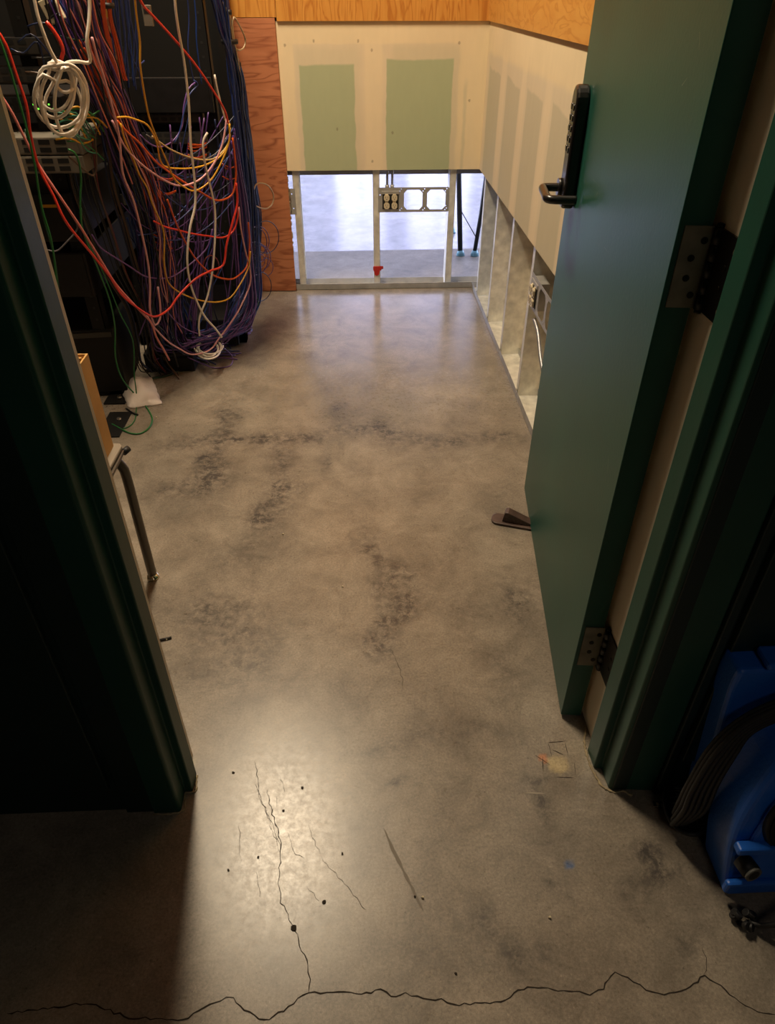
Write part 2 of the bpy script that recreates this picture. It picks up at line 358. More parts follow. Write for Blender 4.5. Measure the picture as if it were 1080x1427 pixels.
strip([(545, 905), (555, 925), (560, 945), (562, 960)], .0012, 'crack', floor, 'crack')
strip([(982, 1360), (985, 1335), (978, 1320)], .0012, 'crack', floor, 'crack')
for p in ([(764, 1035), (788, 1033)], [(764, 1036), (769, 1055)], [(787, 1035), (792, 1054)], [(800, 1062), (802, 1080)], [(775, 1083), (800, 1084)], [(745, 1052), (766, 1066)], [(756, 1054), (757, 1078)], [(770, 1045), (785, 1052)]):
    strip(p, .0016, 'pencil', floor, 'pencil_line', jit=.05)
strip([(535, 1155), (548, 1185), (563, 1215), (578, 1245), (590, 1270)], .006, mat('scuff', (.185, .160, .125, 1), .7), floor, 'scuff_mark', jit=.1)
strip([(730, 1105), (760, 1106)], .004, mat('scuff_pale', (.30, .26, .21, 1), .8), floor, 'scuff_mark', jit=.1)

# ------------------------------------------------------------------ ceilings, outer walls
def slab(name, *a, m='white', parent=None, kind='structure'):
    o = MB().box(*a, m).build(name, parent)
    if not parent: tag(o, kind=kind)
    return o
slab('ceiling', -2.2, .80, .95, 3.93, 3.45, 3.55, m='ceil')
slab('ceiling', -2.2, 2.2, -2.2, .95, 2.6, 2.7, m='corr')
slab('ceiling', -6.4, 6.4, 3.95, 12.2, 3.6, 3.7, m='white')
slab('wall_left', -2.2, -2.1, .95, 3.95, 0, 3.45, m='shaded_wall')
slab('wall_corridor_left', -2.2, -2.1, -2.2, .78, 0, 2.6, m='corr')
slab('wall_corridor_right', 2.1, 2.2, -2.2, .78, 0, 2.6, m='corr')
slab('wall_corridor_back', -2.2, 2.2, -2.3, -2.2, 0, 2.6, m='corr')
slab('wall_far_left', -6.5, -6.4, 3.95, 12.2, 0, 3.6, m='white')
slab('wall_far_right', 6.4, 6.5, 3.95, 12.2, 0, 3.6, m='white')
# far wall with tall daylight windows
fw = MB(); wx = [-5.6, -4.1, -3.6, -2.3, -1.85, -1.15, -.35, .55, .8, 1.9, 2.4, 3.9, 4.4, 5.8]
fw.box(-6.4, 6.4, 12.1, 12.2, 0, .35, 'white'); fw.box(-6.4, 6.4, 12.1, 12.2, 3.2, 3.6, 'white')
edges = [-6.4]+wx+[6.4]
for i in range(0, len(edges), 2): fw.box(edges[i], edges[i+1], 12.1, 12.2, .35, 3.2, 'white')
tag(fw.build('wall_far'), kind='structure')
for i in range(0, len(wx), 2):
    a, b = wx[i], wx[i+1]
    f = MB(); mid = (a+b)/2
    for bx in ((a, a+.05), (b-.05, b), (mid-.02, mid+.02)): f.box(bx[0], bx[1], 12.06, 12.12, .35, 3.2, 'white')
    for bz in ((.35, .40), (3.15, 3.2), (1.7, 1.74)): f.box(a, b, 12.065, 12.115, bz[0], bz[1], 'white')
    w = tag(f.build('window_%d' % (i//2+1)), kind='structure')
    MB().box(a, b, 12.13, 12.14, .35, 3.2, 'day').build('pane', w)

# ------------------------------------------------------------------ door wall + frame
wf = MB()
wf.box(-2.1, -.40, .79, .93, 0, 2.6, 'green_wall'); wf.box(.505, 2.1, .79, .93, 0, 2.6, 'green_wall'); wf.box(-.40, .505, .79, .93, 2.12, 2.6, 'green_wall')
# raised corridor-side board on the left with a groove round it, and one on the right
wf.box(-1.7, -.512, .778, .79, .092, 2.3, 'green_wall'); wf.box(-.498, -.443, .783, .79, 0, 2.3, 'green_wall')
wf.box(.592, .608, .778, .79, 0.0, 2.3, 'green_wall'); wf.box(.618, 1.8, .774, .79, .12, 2.3, 'green_wall')
wfo = tag(wf.build('wall_front', bevel=.002), kind='structure')
MB().box(-2.1, -.44, .93, .95, 0, 3.45, 'shaded_wall').box(.545, .74, .93, .95, 0, 3.45, 'cream').box(-.44, .545, .93, .95, 2.18, 3.45, 'cream').build('drywall', wfo)
L_ = [(-.372, .868), (-.372, .825), (-.3885, .825), (-.3885, .783), (-.3925, .779), (-.443, .779), (-.443, .800), (-.41, .80), (-.41, .868)]
t1 = MB().prism(L_, 0, 2.12, 'green_frame').build('trim_1', bevel=.0025); tag(t1, kind='structure')
MB().prism([(-.388, .868), (-.388, .912), (-.392, .916), (-.43, .916), (-.43, .868)], 0, 2.12, 'cream').build('room_side_return', t1)
R_ = [(.479, .888), (.4805, .842), (.497, .840), (.498, .797), (.502, .793), (.590, .785), (.590, .80), (.53, .80), (.53, .888)]
t2 = MB().prism(R_, 0, 2.12, 'green_frame').build('trim_2', bevel=.0025); tag(t2, kind='structure')
MB().prism([(.4955, .888), (.4955, 1.045), (.56, 1.045), (.56, .93), (.53, .93), (.53, .888)], 0, 2.12, 'cream').build('hinge_rabbet', t2)
t3 = MB().box(-.41, .53, .785, .90, 2.08, 2.13, 'green_frame').build('trim_3'); tag(t3, kind='structure')
# ragged caulk at the feet of the frame
ck = MB()
for pts in ([(816, 1010), (815, 1030), (816.5, 1046), (823, 1068), (834, 1088), (842, 1098), (856, 1104), (870, 1103), (882, 1109)], [(275, 1080), (272, 1103), (258, 1106), (256, 1128), (240, 1134), (214, 1134)]):
    P = [at_z(u, v, .001) for u, v in pts]
    Q = catmull(P, .004); Q[:, :2] += rng.normal(0, .0009, (len(Q), 2))
    ck.tube(Q, rng.uniform(.0012, .0034, len(Q)), 'caulk', 5)
tag(ck.build('trim_4'), kind='structure')

# ------------------------------------------------------------------ door leaf
DA = math.radians(6.1)
piv = (.4925, .962, 0)
door = empty('door_1', piv, (0, 0, -DA)); tag(door, 'dark green door swung open into the room', 'door', kind='structure')
# local frame: +y runs along the leaf, -x is the visible green face
gx = -.0535; W = .905; y0 = .008
lf = MB().box(gx, gx+.045, y0, y0+W, .010, 2.06, 'green').build('door_leaf', door, bevel=.0015)
MB().box(gx-.0004+.002, gx+.0445, y0-.0006, y0+.0002, .30, 1.93, 'green_frame').build('hinge_edge', door)
MB().box(gx+.045, gx+.0456, y0+.002, y0+W-.002, .012, 2.055, 'cream').build('room_side_skin', door)
def hinge(z):
    h = MB()
    h.box(gx+.008, -.004, y0-.0032, y0-.0002, z-.057, z+.057, 'hinge')
    for k, (dz, dx) in enumerate(((.038, .030), (.014, .018), (-.014, .018), (-.038, .030))):
        h.cyl((gx+.008+dx, y0-.0030, z+dz), (gx+.008+dx, y0-.0044, z+dz), .0048, 'screw', n=14)
    o = h.build('hinge', door)
    b = MB()
    for i in range(5):
        a = z-.057+i*.0229; b.cyl((0, 0, a+.0006), (0, 0, a+.0223), .0075, 'hingeblack', n=18)
    b.cyl((0, 0, z+.057), (0, 0, z+.062), .0055, 'hingeblack', n=14); b.cyl((0, 0, z-.062), (0, 0, z-.057), .0055, 'hingeblack', n=14)
    b.build('barrel', o)
    return o
hs = [hinge(z) for z in (.243, 1.028, 1.84)]
# jamb leaves: fixed to the rabbet, they belong to the frame
for z in (.243, 1.028, 1.84):
    j = MB().box(.4920, .4953, .892, .958, z-.057, z+.057, 'hingeblack')
    for dz in (-.040, .040): j.cyl((.4922, .905, z+dz), (.4908, .905, z+dz), .0045, 'hinge', n=14)
    for dz in (-.014, .014): j.cyl((.4922, .922, z+dz), (.4908, .922, z+dz), .0045, 'screw', n=14)
    j.build('hinge_jamb_leaf', t2)
nD = np.array([math.cos(DA), -math.sin(DA)]); dD = np.array([math.sin(DA), math.cos(DA)]); P0 = np.array([piv[0], piv[1]])+nD*(gx-.0004)
M['scuffdoor'] = mat('door_scuff', (.16, .22, .17, 1), .6)
for (u0, v0, u1, v1) in ((784, 776, 785, 781), (826, 250, 838, 262), (833, 268, 829, 276), (856, 132, 858, 150), (842, 345, 848, 352), (975, 45, 974, 70), (884, 20, 888, 35), (788, 388, 792, 374), (862, 330, 863, 334), (950, 120, 958, 108), (905, 215, 908, 228), (848, 640, 846, 660)):
    q = []
    for (u, v) in ((u0, v0), (u1, v1)):
        r_ = ray(u, v); t = (P0@nD)/(r_[:2]@nD); p = np.array([0, 0, CH])+r_*t; q.append(((p[:2]-P0)@dD, p[2]))
    (a0, b0), (a1, b1) = q; w_ = .0011
    MB().add([(gx-.0004, a0-w_, b0), (gx-.0004, a0+w_, b0+.001), (gx-.0004, a1+w_*.4, b1), (gx-.0004, a1-w_*.4, b1)], [(0, 1, 2, 3)], 'scuffdoor').build('scuff_mark', door)
# keypad lock with lever
lk = empty('keypad_lock', (gx, .775+.045, 0), parent=door)
def capsule(w, z0, z1, n=10):
    r = w/2; pts = []
    for k in range(n+1): t = PI*k/n; pts.append((r*math.cos(t), z1-r+r*math.sin(t)))
    r2 = .018
    for k in range(n//2+1): t = PI+PI/2*k/(n//2); pts.append((-w/2+r2+r2*math.cos(t), z0+r2+r2*math.sin(t)))
    for k in range(n//2+1): t = 1.5*PI+PI/2*k/(n//2); pts.append((w/2-r2+r2*math.cos(t), z0+r2+r2*math.sin(t)))
    return pts
MB().prism(capsule(.066, .915, 1.172), -.030, -.0002, 'blackgloss', axis='x').build('lock_body', lk, bevel=.007, seg=3)
kb = None
for i in range(5):
    for j in (-1, 1):
        z = 1.128-i*.0215; b = MB().cyl((-.0295, j*.013, z), (-.0325, j*.013, z), .0078, 'blackgloss', r1=.0062, n=16)
        b.build('keypad_button', lk)
lev = catmull([(-.028, .018, .955), (-.060, .018, .955), (-.072, .012, .955), (-.075, .000, .955), (-.075, -.055, .954), (-.075, -.082, .953), (-.070, -.094, .953), (-.058, -.099, .953), (-.010, -.099, .953)], .006)
lm = MB().tube(lev, .0098, 'blackgloss', 16); lm.cyl((-.029, .018, .955), (-.038, .018, .955), .021, 'blackgloss', n=28)
lm.build('lever_handle', lk)

# ------------------------------------------------------------------ drywall sheets
CRM = np.array([.76, .62, .40]); MUD = np.array([.66, .55, .41]); GRN = np.array([.385, .425, .255]); GRY = np.array([.51, .45, .32])
def edge(v, a, b, n, w=.004, nz=.012):
    vv = v+(n-.5)*nz
    return sstep(a-w, a+w, vv)*(1-sstep(b-w, b+w, vv))
def back_fn(X, Z):
    n = vnoise(X+3, Z+3, 5, 4, 14.); n2 = vnoise(X+8, Z*.25+8, 9, 5, 60.); n3 = vnoise(X+1, Z+1, 31, 4, 5.)
    t = np.ones(X.shape+(3,))*CRM*(.94+.10*n3[..., None])
    def lay(t, m, c, a): m = (m*a)[..., None]; return t*(1-m)+c*m
    # green board showing faintly under a thin skim
    t = lay(t, edge(X, -.27, .50, n, .006)*edge(Z, .4, 1.135, n, .006), MUD*.97, .55)
    t = lay(t, edge(X, .19, .50, n, .02)*edge(Z, .5, 1.13, n, .02), np.array([.50, .47, .31]), .35)
    t = lay(t, edge(X, -.26, .03, n, .02)*edge(Z, .5, 1.12, n, .02), np.array([.52, .49, .33]), .30)
    t = lay(t, edge(X, -.248, .008, n, .0035)*edge(Z, .4, 1.055+.012*X, n, .005), GRN, .93)
    t = lay(t, edge(X, .158, .472, n, .0035)*edge(Z, .4, 1.075, n, .005), GRN, .95)
    t = lay(t, edge(X, .53, .545, n, .006)*edge(Z, .4, .98, n, .03), np.array([.42, .42, .30]), .35)
    t = lay(t, edge(X, .055, .14, n, .012)*edge(Z, .4, 1.15, n, .02), CRM*1.04, .6)
    t *= (.975+.05*n2[..., None])
    for (u, v) in ((437, 57), (499, 57), (518, 70), (640, 60), (654, 140), (547, 185), (470, 180), (519, 225), (397, 63)):
        c = at_y(u, v, YB); d = np.hypot(X-c[0], (Z-c[2])*.7); t = lay(t, (d < .0048).astype(float), np.array([.16, .12, .08]), .5)
    return np.stack([X, 0*X+YB, Z], -1), t, None
wb = MB().box(-.341, XR+.1, YB+.0004, YB+.0127, GY0, GY1, 'gyback').build('wall_back'); tag(wb, kind='structure')
grid_obj('mudded_face', np.linspace(-.341, XR+.001, 360), np.linspace(GY0-.0005, GY1, 230), back_fn, M['gyp'], wb)
def right_fn(Yc, Z):
    n = vnoise(Yc+3, Z+3, 45, 4, 12.); n2 = vnoise(Yc+8, Z*.25+8, 49, 5, 60.); n3 = vnoise(Yc+1, Z+1, 51, 4, 5.)
    t = np.ones(Yc.shape+(3,))*CRM*(.93+.12*n3[..., None])
    def lay(t, m, c, a): m = (m*a)[..., None]; return t*(1-m)+c*m
    t = lay(t, edge(Z, .4, 1.10, n, .012), MUD*1.02, .55)
    for a, b, top in ((3.45, 3.745, 1.055), (3.03, 3.30, 1.055), (2.64, 2.90, 1.055), (2.24, 2.50, 1.05), (1.8, 2.12, 1.05)):
        t = lay(t, edge(Yc, a-.02, b+.03, n, .02)*edge(Z, .4, top+.05, n, .02), np.array([.52, .46, .35]), .3)
        t = lay(t, edge(Yc, a, b, n, .006)*edge(Z, .4, top-.02*(b-Yc)/.3, n, .006, .03), GRY, .9)
    t *= (.975+.05*n2[..., None])
    return np.stack([0*Yc+XR, Yc, Z], -1), t, None
wr = MB().box(XR+.0004, XR+.0127, 1.50, YB, GY0, GY1, 'gyback').build('wall_right'); tag(wr, kind='structure')
grid_obj('mudded_face', np.linspace(1.5, YB, 420), np.linspace(GY0-.0005, GY1, 200), right_fn, M['gyp'], wr)
MB().box(XR, XR+.0127, .95, 1.50, 0, GY1, 'cream').build('drywall_panel', wr)
MB().box(XR-.010, XR+.012, .95, YB-.012, GY1, 3.45, 'ply_right').build('plywood_panel', wr)
wrr = MB().box(XR+.105, XR+.118, .95, YB+.1, GY0-.03, 3.45, 'gyback').build('wall_right_rear'); tag(wrr, kind='structure')
MB().box(XR+.105, XR+.118, .95, 3.3, 0, GY0-.03, 'cream').build('rear_drywall_panel', wrr)
MB().box(-.332, XR, YB-.012, YB+.0125, GY1, 3.45, 'ply_up').build('plywood_panel', wb)
MB().box(-2.1, -.334, YB-.012, YB+.0125, 1.234, 3.45, 'ply_up').build('plywood_panel', wb)
MB().box(-2.1, -.341, YB-.014, YB+.0045, .004, 1.232, 'ply_left').build('plywood_panel', wb)
wbr = MB().box(-6.4, 6.4, YB+.105, YB+.118, .565, 3.45, 'gyback').build('wall_back_rear'); tag(wbr, kind='structure')
MB().box(-2.1, -.37, YB+.105, YB+.118, 0, .565, 'gyback').build('rear_drywall_panel', wbr)
MB().box(-6.4, -.37, YB+.105, YB+.118, 0, .565, 'gyback').build('rear_drywall_panel', wbr)
MB().box(.80, 6.4, YB+.105, YB+.118, 0, .565, 'gyback').build('rear_drywall_panel', wbr)
# ragged paper edge of the plywood/drywall cut
rg = MB()
for i in range(26):
    z = .20+.4*i/26+random.uniform(-.008, .008); r = random.uniform(.002, .006)
    rg.box(-.342-.002, -.342+r, YB-.012, YB+.002, z, z+random.uniform(.004, .02), 'caulk')
rg.build('torn_paper_edge', wb)

# ------------------------------------------------------------------ steel framing
def track(name, p0, p1, label, ang):
    L = p1-p0; m = MB(); d = .092; t = .0009
    prof = [(0, 0, .032)]
    m.box(0, L, 0, d, 0, t*1.5, 'zinc'); m.box(0, L, 0, t, 0, .031, 'zincdull'); m.box(0, L, d-t, d, 0, .031, 'zincdull')
    for k in range(int(L/.4)+1):
        m.cyl((.1+k*.4, -.0002, .016), (.1+k*.4, -.0016, .016), .004, 'zincdull', n=10)
    return m
tb = track('t', -.50, XR+.09, '', 0).build('floor_track'); tb.location = (-.50, YB+.004, .0008)
tag(tb, 'galvanized floor track under the studs of the back wall', 'metal track')
tr = track('t', .95, YB+.003, '', 0).build('floor_track'); tr.location = (XR+.004, YB+.002, .0008); tr.rotation_euler = (0, 0, -PI/2)
# rotated track: local +x -> -Y, local +y -> +X
tag(tr, 'galvanized floor track along the foot of the right wall', 'metal track')
def stud_mesh():
    m = MB(); d = .0905; w = .033; t = .0009
    # web in plane x=0 spanning y; flanges along +x
    m.box(0, t, 0, d, 0, 3.4, 'zinc'); m.box(0, w, 0, t, 0, 3.4, 'zinc'); m.box(0, w, d-t, d, 0, 3.4, 'zinc')
    m.box(w-t, w, 0, .006, 0, 3.4, 'zinc'); m.box(w-t, w, d-.006, d, 0, 3.4, 'zinc')
    m.cyl((w/2, -.0002, .018), (w/2, -.002, .018), .004, 'screwhead', n=10)
    return m
s0 = stud_mesh().build('metal_stud'); first = [s0]
def place_stud(x, y, rz, label, flip=1):
    o = first.pop() if first else s0.copy()
    if o.name not in COL.objects: COL.objects.link(o)
    o.location = (x, y, .003); o.rotation_euler = (0, 0, rz); o.scale = (flip, 1, 1)
    tag(o, label, 'metal stud', 'galvanized studs exposed below the drywall')
    return o
ys = YB+.0142
place_stud(-.318, ys, 0, 'leftmost bare metal stud of the back wall, next to the reddish plywood')
place_stud(.124, ys, 0, 'middle metal stud of the back wall, with red tape near its foot', -1)
place_stud(.484, ys, 0, 'rightmost metal stud of the back wall, at the end of the outlet bracket')
for y, lb in ((3.70, 'metal stud in the right wall nearest the room corner'), (3.33, 'second metal stud of the right wall counting from the room corner'), (2.945, 'third metal stud of the right wall counting from the room corner'),
              (2.545, 'metal stud of the right wall just past the side outlet bracket'), (2.14, 'metal stud of the right wall hidden closest behind the door edge'), (1.73, 'metal stud of the right wall behind the green door')):
    place_stud(XR+.0142+.0003, y, -PI/2, lb, -1)

# perforated bracket from a filled 2D curve with holes
def holed_plate(outer, holes, thick, name, m):
    cu = bpy.data.curves.new('tmp', 'CURVE'); cu.dimensions = '2D'; cu.fill_mode = 'BOTH'; cu.extrude = thick/2
    for poly in [outer]+holes:
        sp = cu.splines.new('POLY'); sp.points.add(len(poly)-1); sp.use_cyclic_u = True
        for p, (x, y) in zip(sp.points, poly): p.co = (x, y, 0, 1)
    o = bpy.data.objects.new('tmp', cu); COL.objects.link(o)
    dg = bpy.context.evaluated_depsgraph_get(); me = bpy.data.meshes.new_from_object(o.evaluated_get(dg)); COL.objects.unlink(o); bpy.data.objects.remove(o)
    me.materials.clear(); me.materials.append(M[m]); me.transform(Matrix.Rotation(PI/2, 4, 'X'))
    ob = bpy.data.objects.new(name, me); COL.objects.link(ob); return ob
def octo(cx, cy, w, c): h = w/2; return [(cx-h+c, cy-h), (cx+h-c, cy-h), (cx+h, cy-h+c), (cx+h, cy+h-c), (cx+h-c, cy+h), (cx-h+c, cy+h), (cx-h, cy+h-c), (cx-h, cy-h+c)]
def circ(cx, cy, r, n=12): return [(cx+r*math.cos(2*PI*k/n), cy+r*math.sin(2*PI*k/n)) for k in range(n)]
def receptacle(x, z, par):
    m = MB()
    m.box(x-.0085, x+.0085, -.0075, -.003, z-.037, z+.037, 'ivory')
    o = m.build('duplex_receptacle', par, bevel=.001)
    s = MB()
    for dz in (-.0190, .0190):
        s.prism([(x+.0165*max(-.88, min(.88, math.cos(t))), z+dz+.0155*math.sin(t)) for t in np.linspace(0, 2*PI, 24, endpoint=False)], -.0135, -.0070, 'ivory', axis='y')
    for dz in (-.0190, .0190):
        s.box(x-.0065, x-.005, -.0142, -.0136, z+dz-.001, z+dz+.007, 'slot'); s.box(x+.005, x+.0065, -.0142, -.0136, z+dz-.001, z+dz+.006, 'slot')
        s.cyl((x, -.0136, z+dz-.006), (x, -.0142, z+dz-.006), .0024, 'slot', n=10)
    s.build('receptacle_face', o)
def bracket_parts(root):
    holes = [octo(.182, .060, .096, .016), octo(.302, .060, .096, .016)]
    for cx in (.122, .242, .357):
        for (dx, dz) in ((.0, .108), (-.008, .098), (.002, .014), (-.006, .006)): holes.append(circ(cx+dx-.002, .004+dz, .0028))
    holes += [circ(.010, .085, .003), circ(.026, .106, .003), circ(.352, .030, .003)]
    p = holed_plate([(0, 0), (.365, 0), (.368, .006), (.368, .114), (.362, .120), (0, .120)], holes, .0014, 'bracket_plate', 'zincdull'); p.parent = root
    b = MB().box(.016, .112, .002, .042, .010, .110, 'zincdull').build('junction_box', root, bevel=.002)
    MB().box(.022, .106, -.003, .002, .016, .090, 'slot').build('box_opening', b)
    MB().box(.018, .110, -.0045, .000, .088, .104, 'zincdull').build('mud_ring', b, bevel=.0015)
    receptacle(.044, .053, root); receptacle(.084, .053, root)
br = empty('outlet_bracket', (.116, YB+.0125, .401))
tag(br, 'grey steel stud bracket with four ivory sockets and two empty square openings', 'outlet bracket'); bracket_parts(br)
br2 = empty('outlet_bracket', (XR+.0128, 2.545, .390), (0, 0, -PI/2))
tag(br2, 'steel outlet bracket with ivory sockets low in the right wall beside the green door', 'outlet bracket')
for ch in [x for x in bpy.data.objects if x.parent == br]: copy_tree(ch, br2)
# stub of a third bracket left of the first stud
b3 = empty('outlet_bracket', (-.372, YB+.0125, .395)); tag(b3, 'end of a grey steel bracket between the reddish plywood and the leftmost stud', 'outlet bracket')
p = holed_plate([(0, 0), (.062, 0), (.062, .125), (0, .125)], [circ(.045, .10, .003), circ(.05, .03, .003), octo(.010, .06, .03, .01)], .0014, 'bracket_plate', 'zincdull'); p.parent = b3
# armoured cables into the box
for x, lb in ((.164, 'left steel armoured cable dropping into the socket box'), (.190, 'right steel armoured cable dropping into the socket box')):
    pts = catmull([(x+.004, YB+.035, .80), (x+.002, YB+.035, .62), (x, YB+.034, .560), (x, YB+.034, .513)], .006)
    o = MB().tube(pts, [.0062+.0009*(i % 2) for i in range(len(pts))], 'mccable', 10).build('armored_cable'); tag(o, lb, 'cable')
    MB().cyl((x, YB+.034, .5125), (x, YB+.034, .530), .0105, 'zincdull', n=16).build('connector', o)
pts = catmull([(.66, 2.20, .56), (.664, 2.24, .53), (.668, 2.28, .50), (.672, 2.30, .545), (.675, 2.33, .60)], .006)
tag(MB().tube(pts, .006, 'c_black', 8).build('electrical_cable'), 'short black cable curled above the side wall sockets', 'cable')
pts = catmull([(.650, 2.46, .36), (.655, 2.40, .33), (.655, 2.32, .27), (.66, 2.22, .21), (.665, 2.1, .17)], .006)
tag(MB().tube(pts, .0075, 'mccable', 10).build('armored_cable'), 'grey armoured cable sagging below the side wall sockets', 'cable')
# red tape
rt = MB().box(.086, .131, YB+.0085, YB+.0140, .100, .122, 'redtape'); rt.prism([(.089, .100), (.123, .100), (.118, .078), (.106, .070), (.094, .076)], YB+.0095, YB+.0138, 'redtape', axis='y'); rt.box(.120, .141, YB+.007, YB+.0090, .108, .124, 'redtape')
tag(rt.build('red_tape', bevel=.0005), 'scrap of red tape wrapped round the foot of the middle metal stud', 'tape')
# tack of conduit support
# black stand in the next room
sd = empty('black_stand', (.68, 4.42, 0)); tag(sd, 'black metal stand on pale blue rubber feet in the room beyond the back wall', 'stand')
MB().tube([(-.036, 0, .02), (-.072, 0, .46), (-.14, 0, 1.3)], .0155, 'black', 14).build('leg', sd)
MB().tube([(.052, -.01, .02), (.075, -.01, .25), (.14, -.01, 1.3)], .0125, 'black', 14).build('leg', sd)
MB().tube([(-.03, .5, .02), (-.10, .3, 1.3)], .0125, 'black', 12).build('leg', sd)
MB().tube([(-.054, -.004, .275), (.062, -.012, .10)], .0028, 'black', 8).build('brace', sd)
MB().box(-.17, .17, -.03, .34, 1.295, 1.32, 'black').build('top_plate', sd, bevel=.004)
for (x, y) in ((-.034, 0), (.054, -.01), (-.03, .5)):
    m = MB(); m.cyl((x, y, .0003), (x, y, .014), .026, 'paleblue', r1=.024, n=22); m.cyl((x, y, .014), (x, y, .032), .024, 'paleblue', r1=.016, n=22)
    m.build('rubber_foot', sd)

# ------------------------------------------------------------------ door wedge
wd = empty('door_wedge', (.470, 1.703, 0), (0, 0, math.radians(-19)))
tag(wd, 'scuffed brown rubber door stop lying against the open green door', 'door stop')
pl = [(-.052+.012*math.cos(t)*1.6, .027*math.sin(t)) for t in np.linspace(PI/2, 1.5*PI, 9)]+[(.06, -.027), (.06, .027)]
MB().prism(pl, .0003, .009, 'wedge').build('base', wd, bevel=.002)
MB().prism([(-.036, .009), (-.030, .043), (-.020, .045), (.062, .014), (.062, .009)], -.015, .015, 'wedge', axis='y').build('ramp', wd, bevel=.0015)
rb = MB()
for k in range(6): x = -.026+k*.012; rb.box(x, x+.004, -.0168, -.0145, .009, .030-.0035*k, 'wedge')
rb.build('side_ribs', wd)

# ------------------------------------------------------------------ chair (left), cardboard box on it
ch = empty('chair', (-.60, 1.495, 0)); tag(ch, 'grey tubular steel chair leg and seat edge beside the left door frame', 'chair')
def leg(pts, r=.0125):
    P = catmull(pts, .012); o = MB().tube(P, r, 'chairtube', 16).build('leg', ch)
    x, y = pts[0][0], pts[0][1]
    m = MB(); m.cyl((x, y, .0002), (x, y, .006), .017, 'chrome', n=24); m.cyl((x, y, .006), (x, y, .016), .017, 'chrome', r1=.012, n=24)
    m.build('glide', o)
leg([(-.004, 0, .014), (-.003, 0, .2), (-.002, 0, .345), (-.006, -.002, .380), (-.020, -.006, .402), (-.045, -.010, .408), (-.12, -.012, .408), (-.33, -.012, .408)])
leg([(-.004, -.38, .014), (-.003, -.38, .2), (-.010, -.372, .36), (-.030, -.36, .402), (-.06, -.355, .408), (-.33, -.35, .408)])
leg([(-.40, .02, .014), (-.39, .01, .2), (-.37, -.002, .36), (-.34, -.012, .408), (-.30, -.012, .408)])
leg([(-.40, -.40, .014), (-.39, -.39, .2), (-.37, -.37, .36), (-.34, -.35, .408), (-.30, -.35, .408)])
se = MB().prism([(-.40, -.40), (-.022, -.395), (-.008, -.37), (.003, .01), (-.004, .024), (-.40, .026)], .422, .434, 'seat').build('seat', ch, bevel=.004)
MB().box(-.006, .006, -.10, .012, .412, .4215, 'chairtube').build('seat_rim', ch, bevel=.002)
MB().cyl((.002, .010, .413), (.012, .026, .416), .0085, 'blackrubber', n=14).build('end_plug', ch)
# wooden-tone carton standing on the seat
bx = empty('cardboard_box', (-.6165, 1.500, .4345))
tag(bx, 'open-topped tan cardboard box standing on the chair behind the left door frame', 'box')
cbx = MB(); hx = .245
cbx.box(-.30, 0, -.20, -.196, 0, hx, 'cardboard').box(-.30, 0, 0, .004, 0, hx, 'cardboard').box(-.30, -.296, -.196, 0, 0, hx, 'cardboard').box(-.004, 0, -.196, 0, 0, hx, 'cardboard').box(-.296, -.004, -.196, 0, 0, .004, 'cardboard')
cbx.build('box_walls', bx)
MB().box(-.060, -.052, -.03, -.006, .15, hx+.004, 'cardboard').box(-.052, -.004, -.03, -.024, .17, hx+.004, 'cardboard').build('inner_flap', bx)

# ------------------------------------------------------------------ equipment racks and devices (left)
def rack(name, x0, x1, y0, y1, label, h=2.1):
    r = empty(name, ((x0+x1)/2, (y0+y1)/2, 0)); tag(r, label, 'equipment rack'); cx, cy = (x0+x1)/2, (y0+y1)/2
    for (x, y) in ((x0, y0), (x1-.05, y0), (x0, y1-.05), (x1-.05, y1-.05)):
        m = MB(); X, Y = x-cx, y-cy
        m.box(X, X+.05, Y, Y+.003, .006, h, 'rack'); m.box(X if x == x0 else X+.047, X+.003 if x == x0 else X+.05, Y, Y+.05, .006, h, 'rack')
        for k in range(int(h/.045)): m.box(X+.022, X+.030, Y-.0006, Y, .05+k*.045, .058+k*.045, 'slot')
        m.build('post', r)
    for z in (.006, h-.05):
        m = MB(); m.box(x0-cx, x1-cx, y0-cy, y0-cy+.05, z, z+.04, 'rack'); m.box(x0-cx, x1-cx, y1-cy-.05, y1-cy, z, z+.04, 'rack'); m.build('cross_member', r)
    MB().box(x0-cx, x1-cx, y1-cy+.001, y1-cy+.003, .03, h, 'rack').build('back_panel', r)
    return r
rA = rack('equipment_rack', -1.60, -.98, 2.62, 3.45, 'black steel equipment rack at the far left carrying grey switches')
for (x, y, z) in ((-.985, 2.60, 0), (-.94, 2.42, 0)):
    m = MB().box(x-.05, x+.035, y-(.06 if y > 2.5 else .14), y+.05, .0004, .0055, 'rack'); o = m.build('foot_plate'); o.parent = rA; o.matrix_parent_inverse = Matrix.Translation(-Vector(rA.location))
    b = MB().cyl((x+.005, y-.02, .0055), (x+.005, y-.02, .016), .009, 'screwhead', n=6); q = b.build('anchor_bolt'); q.parent = o
rB = rack('equipment_rack', -1.02, -.53, 3.12, 3.72, 'black steel equipment rack beside the plywood, behind the cable curtain')
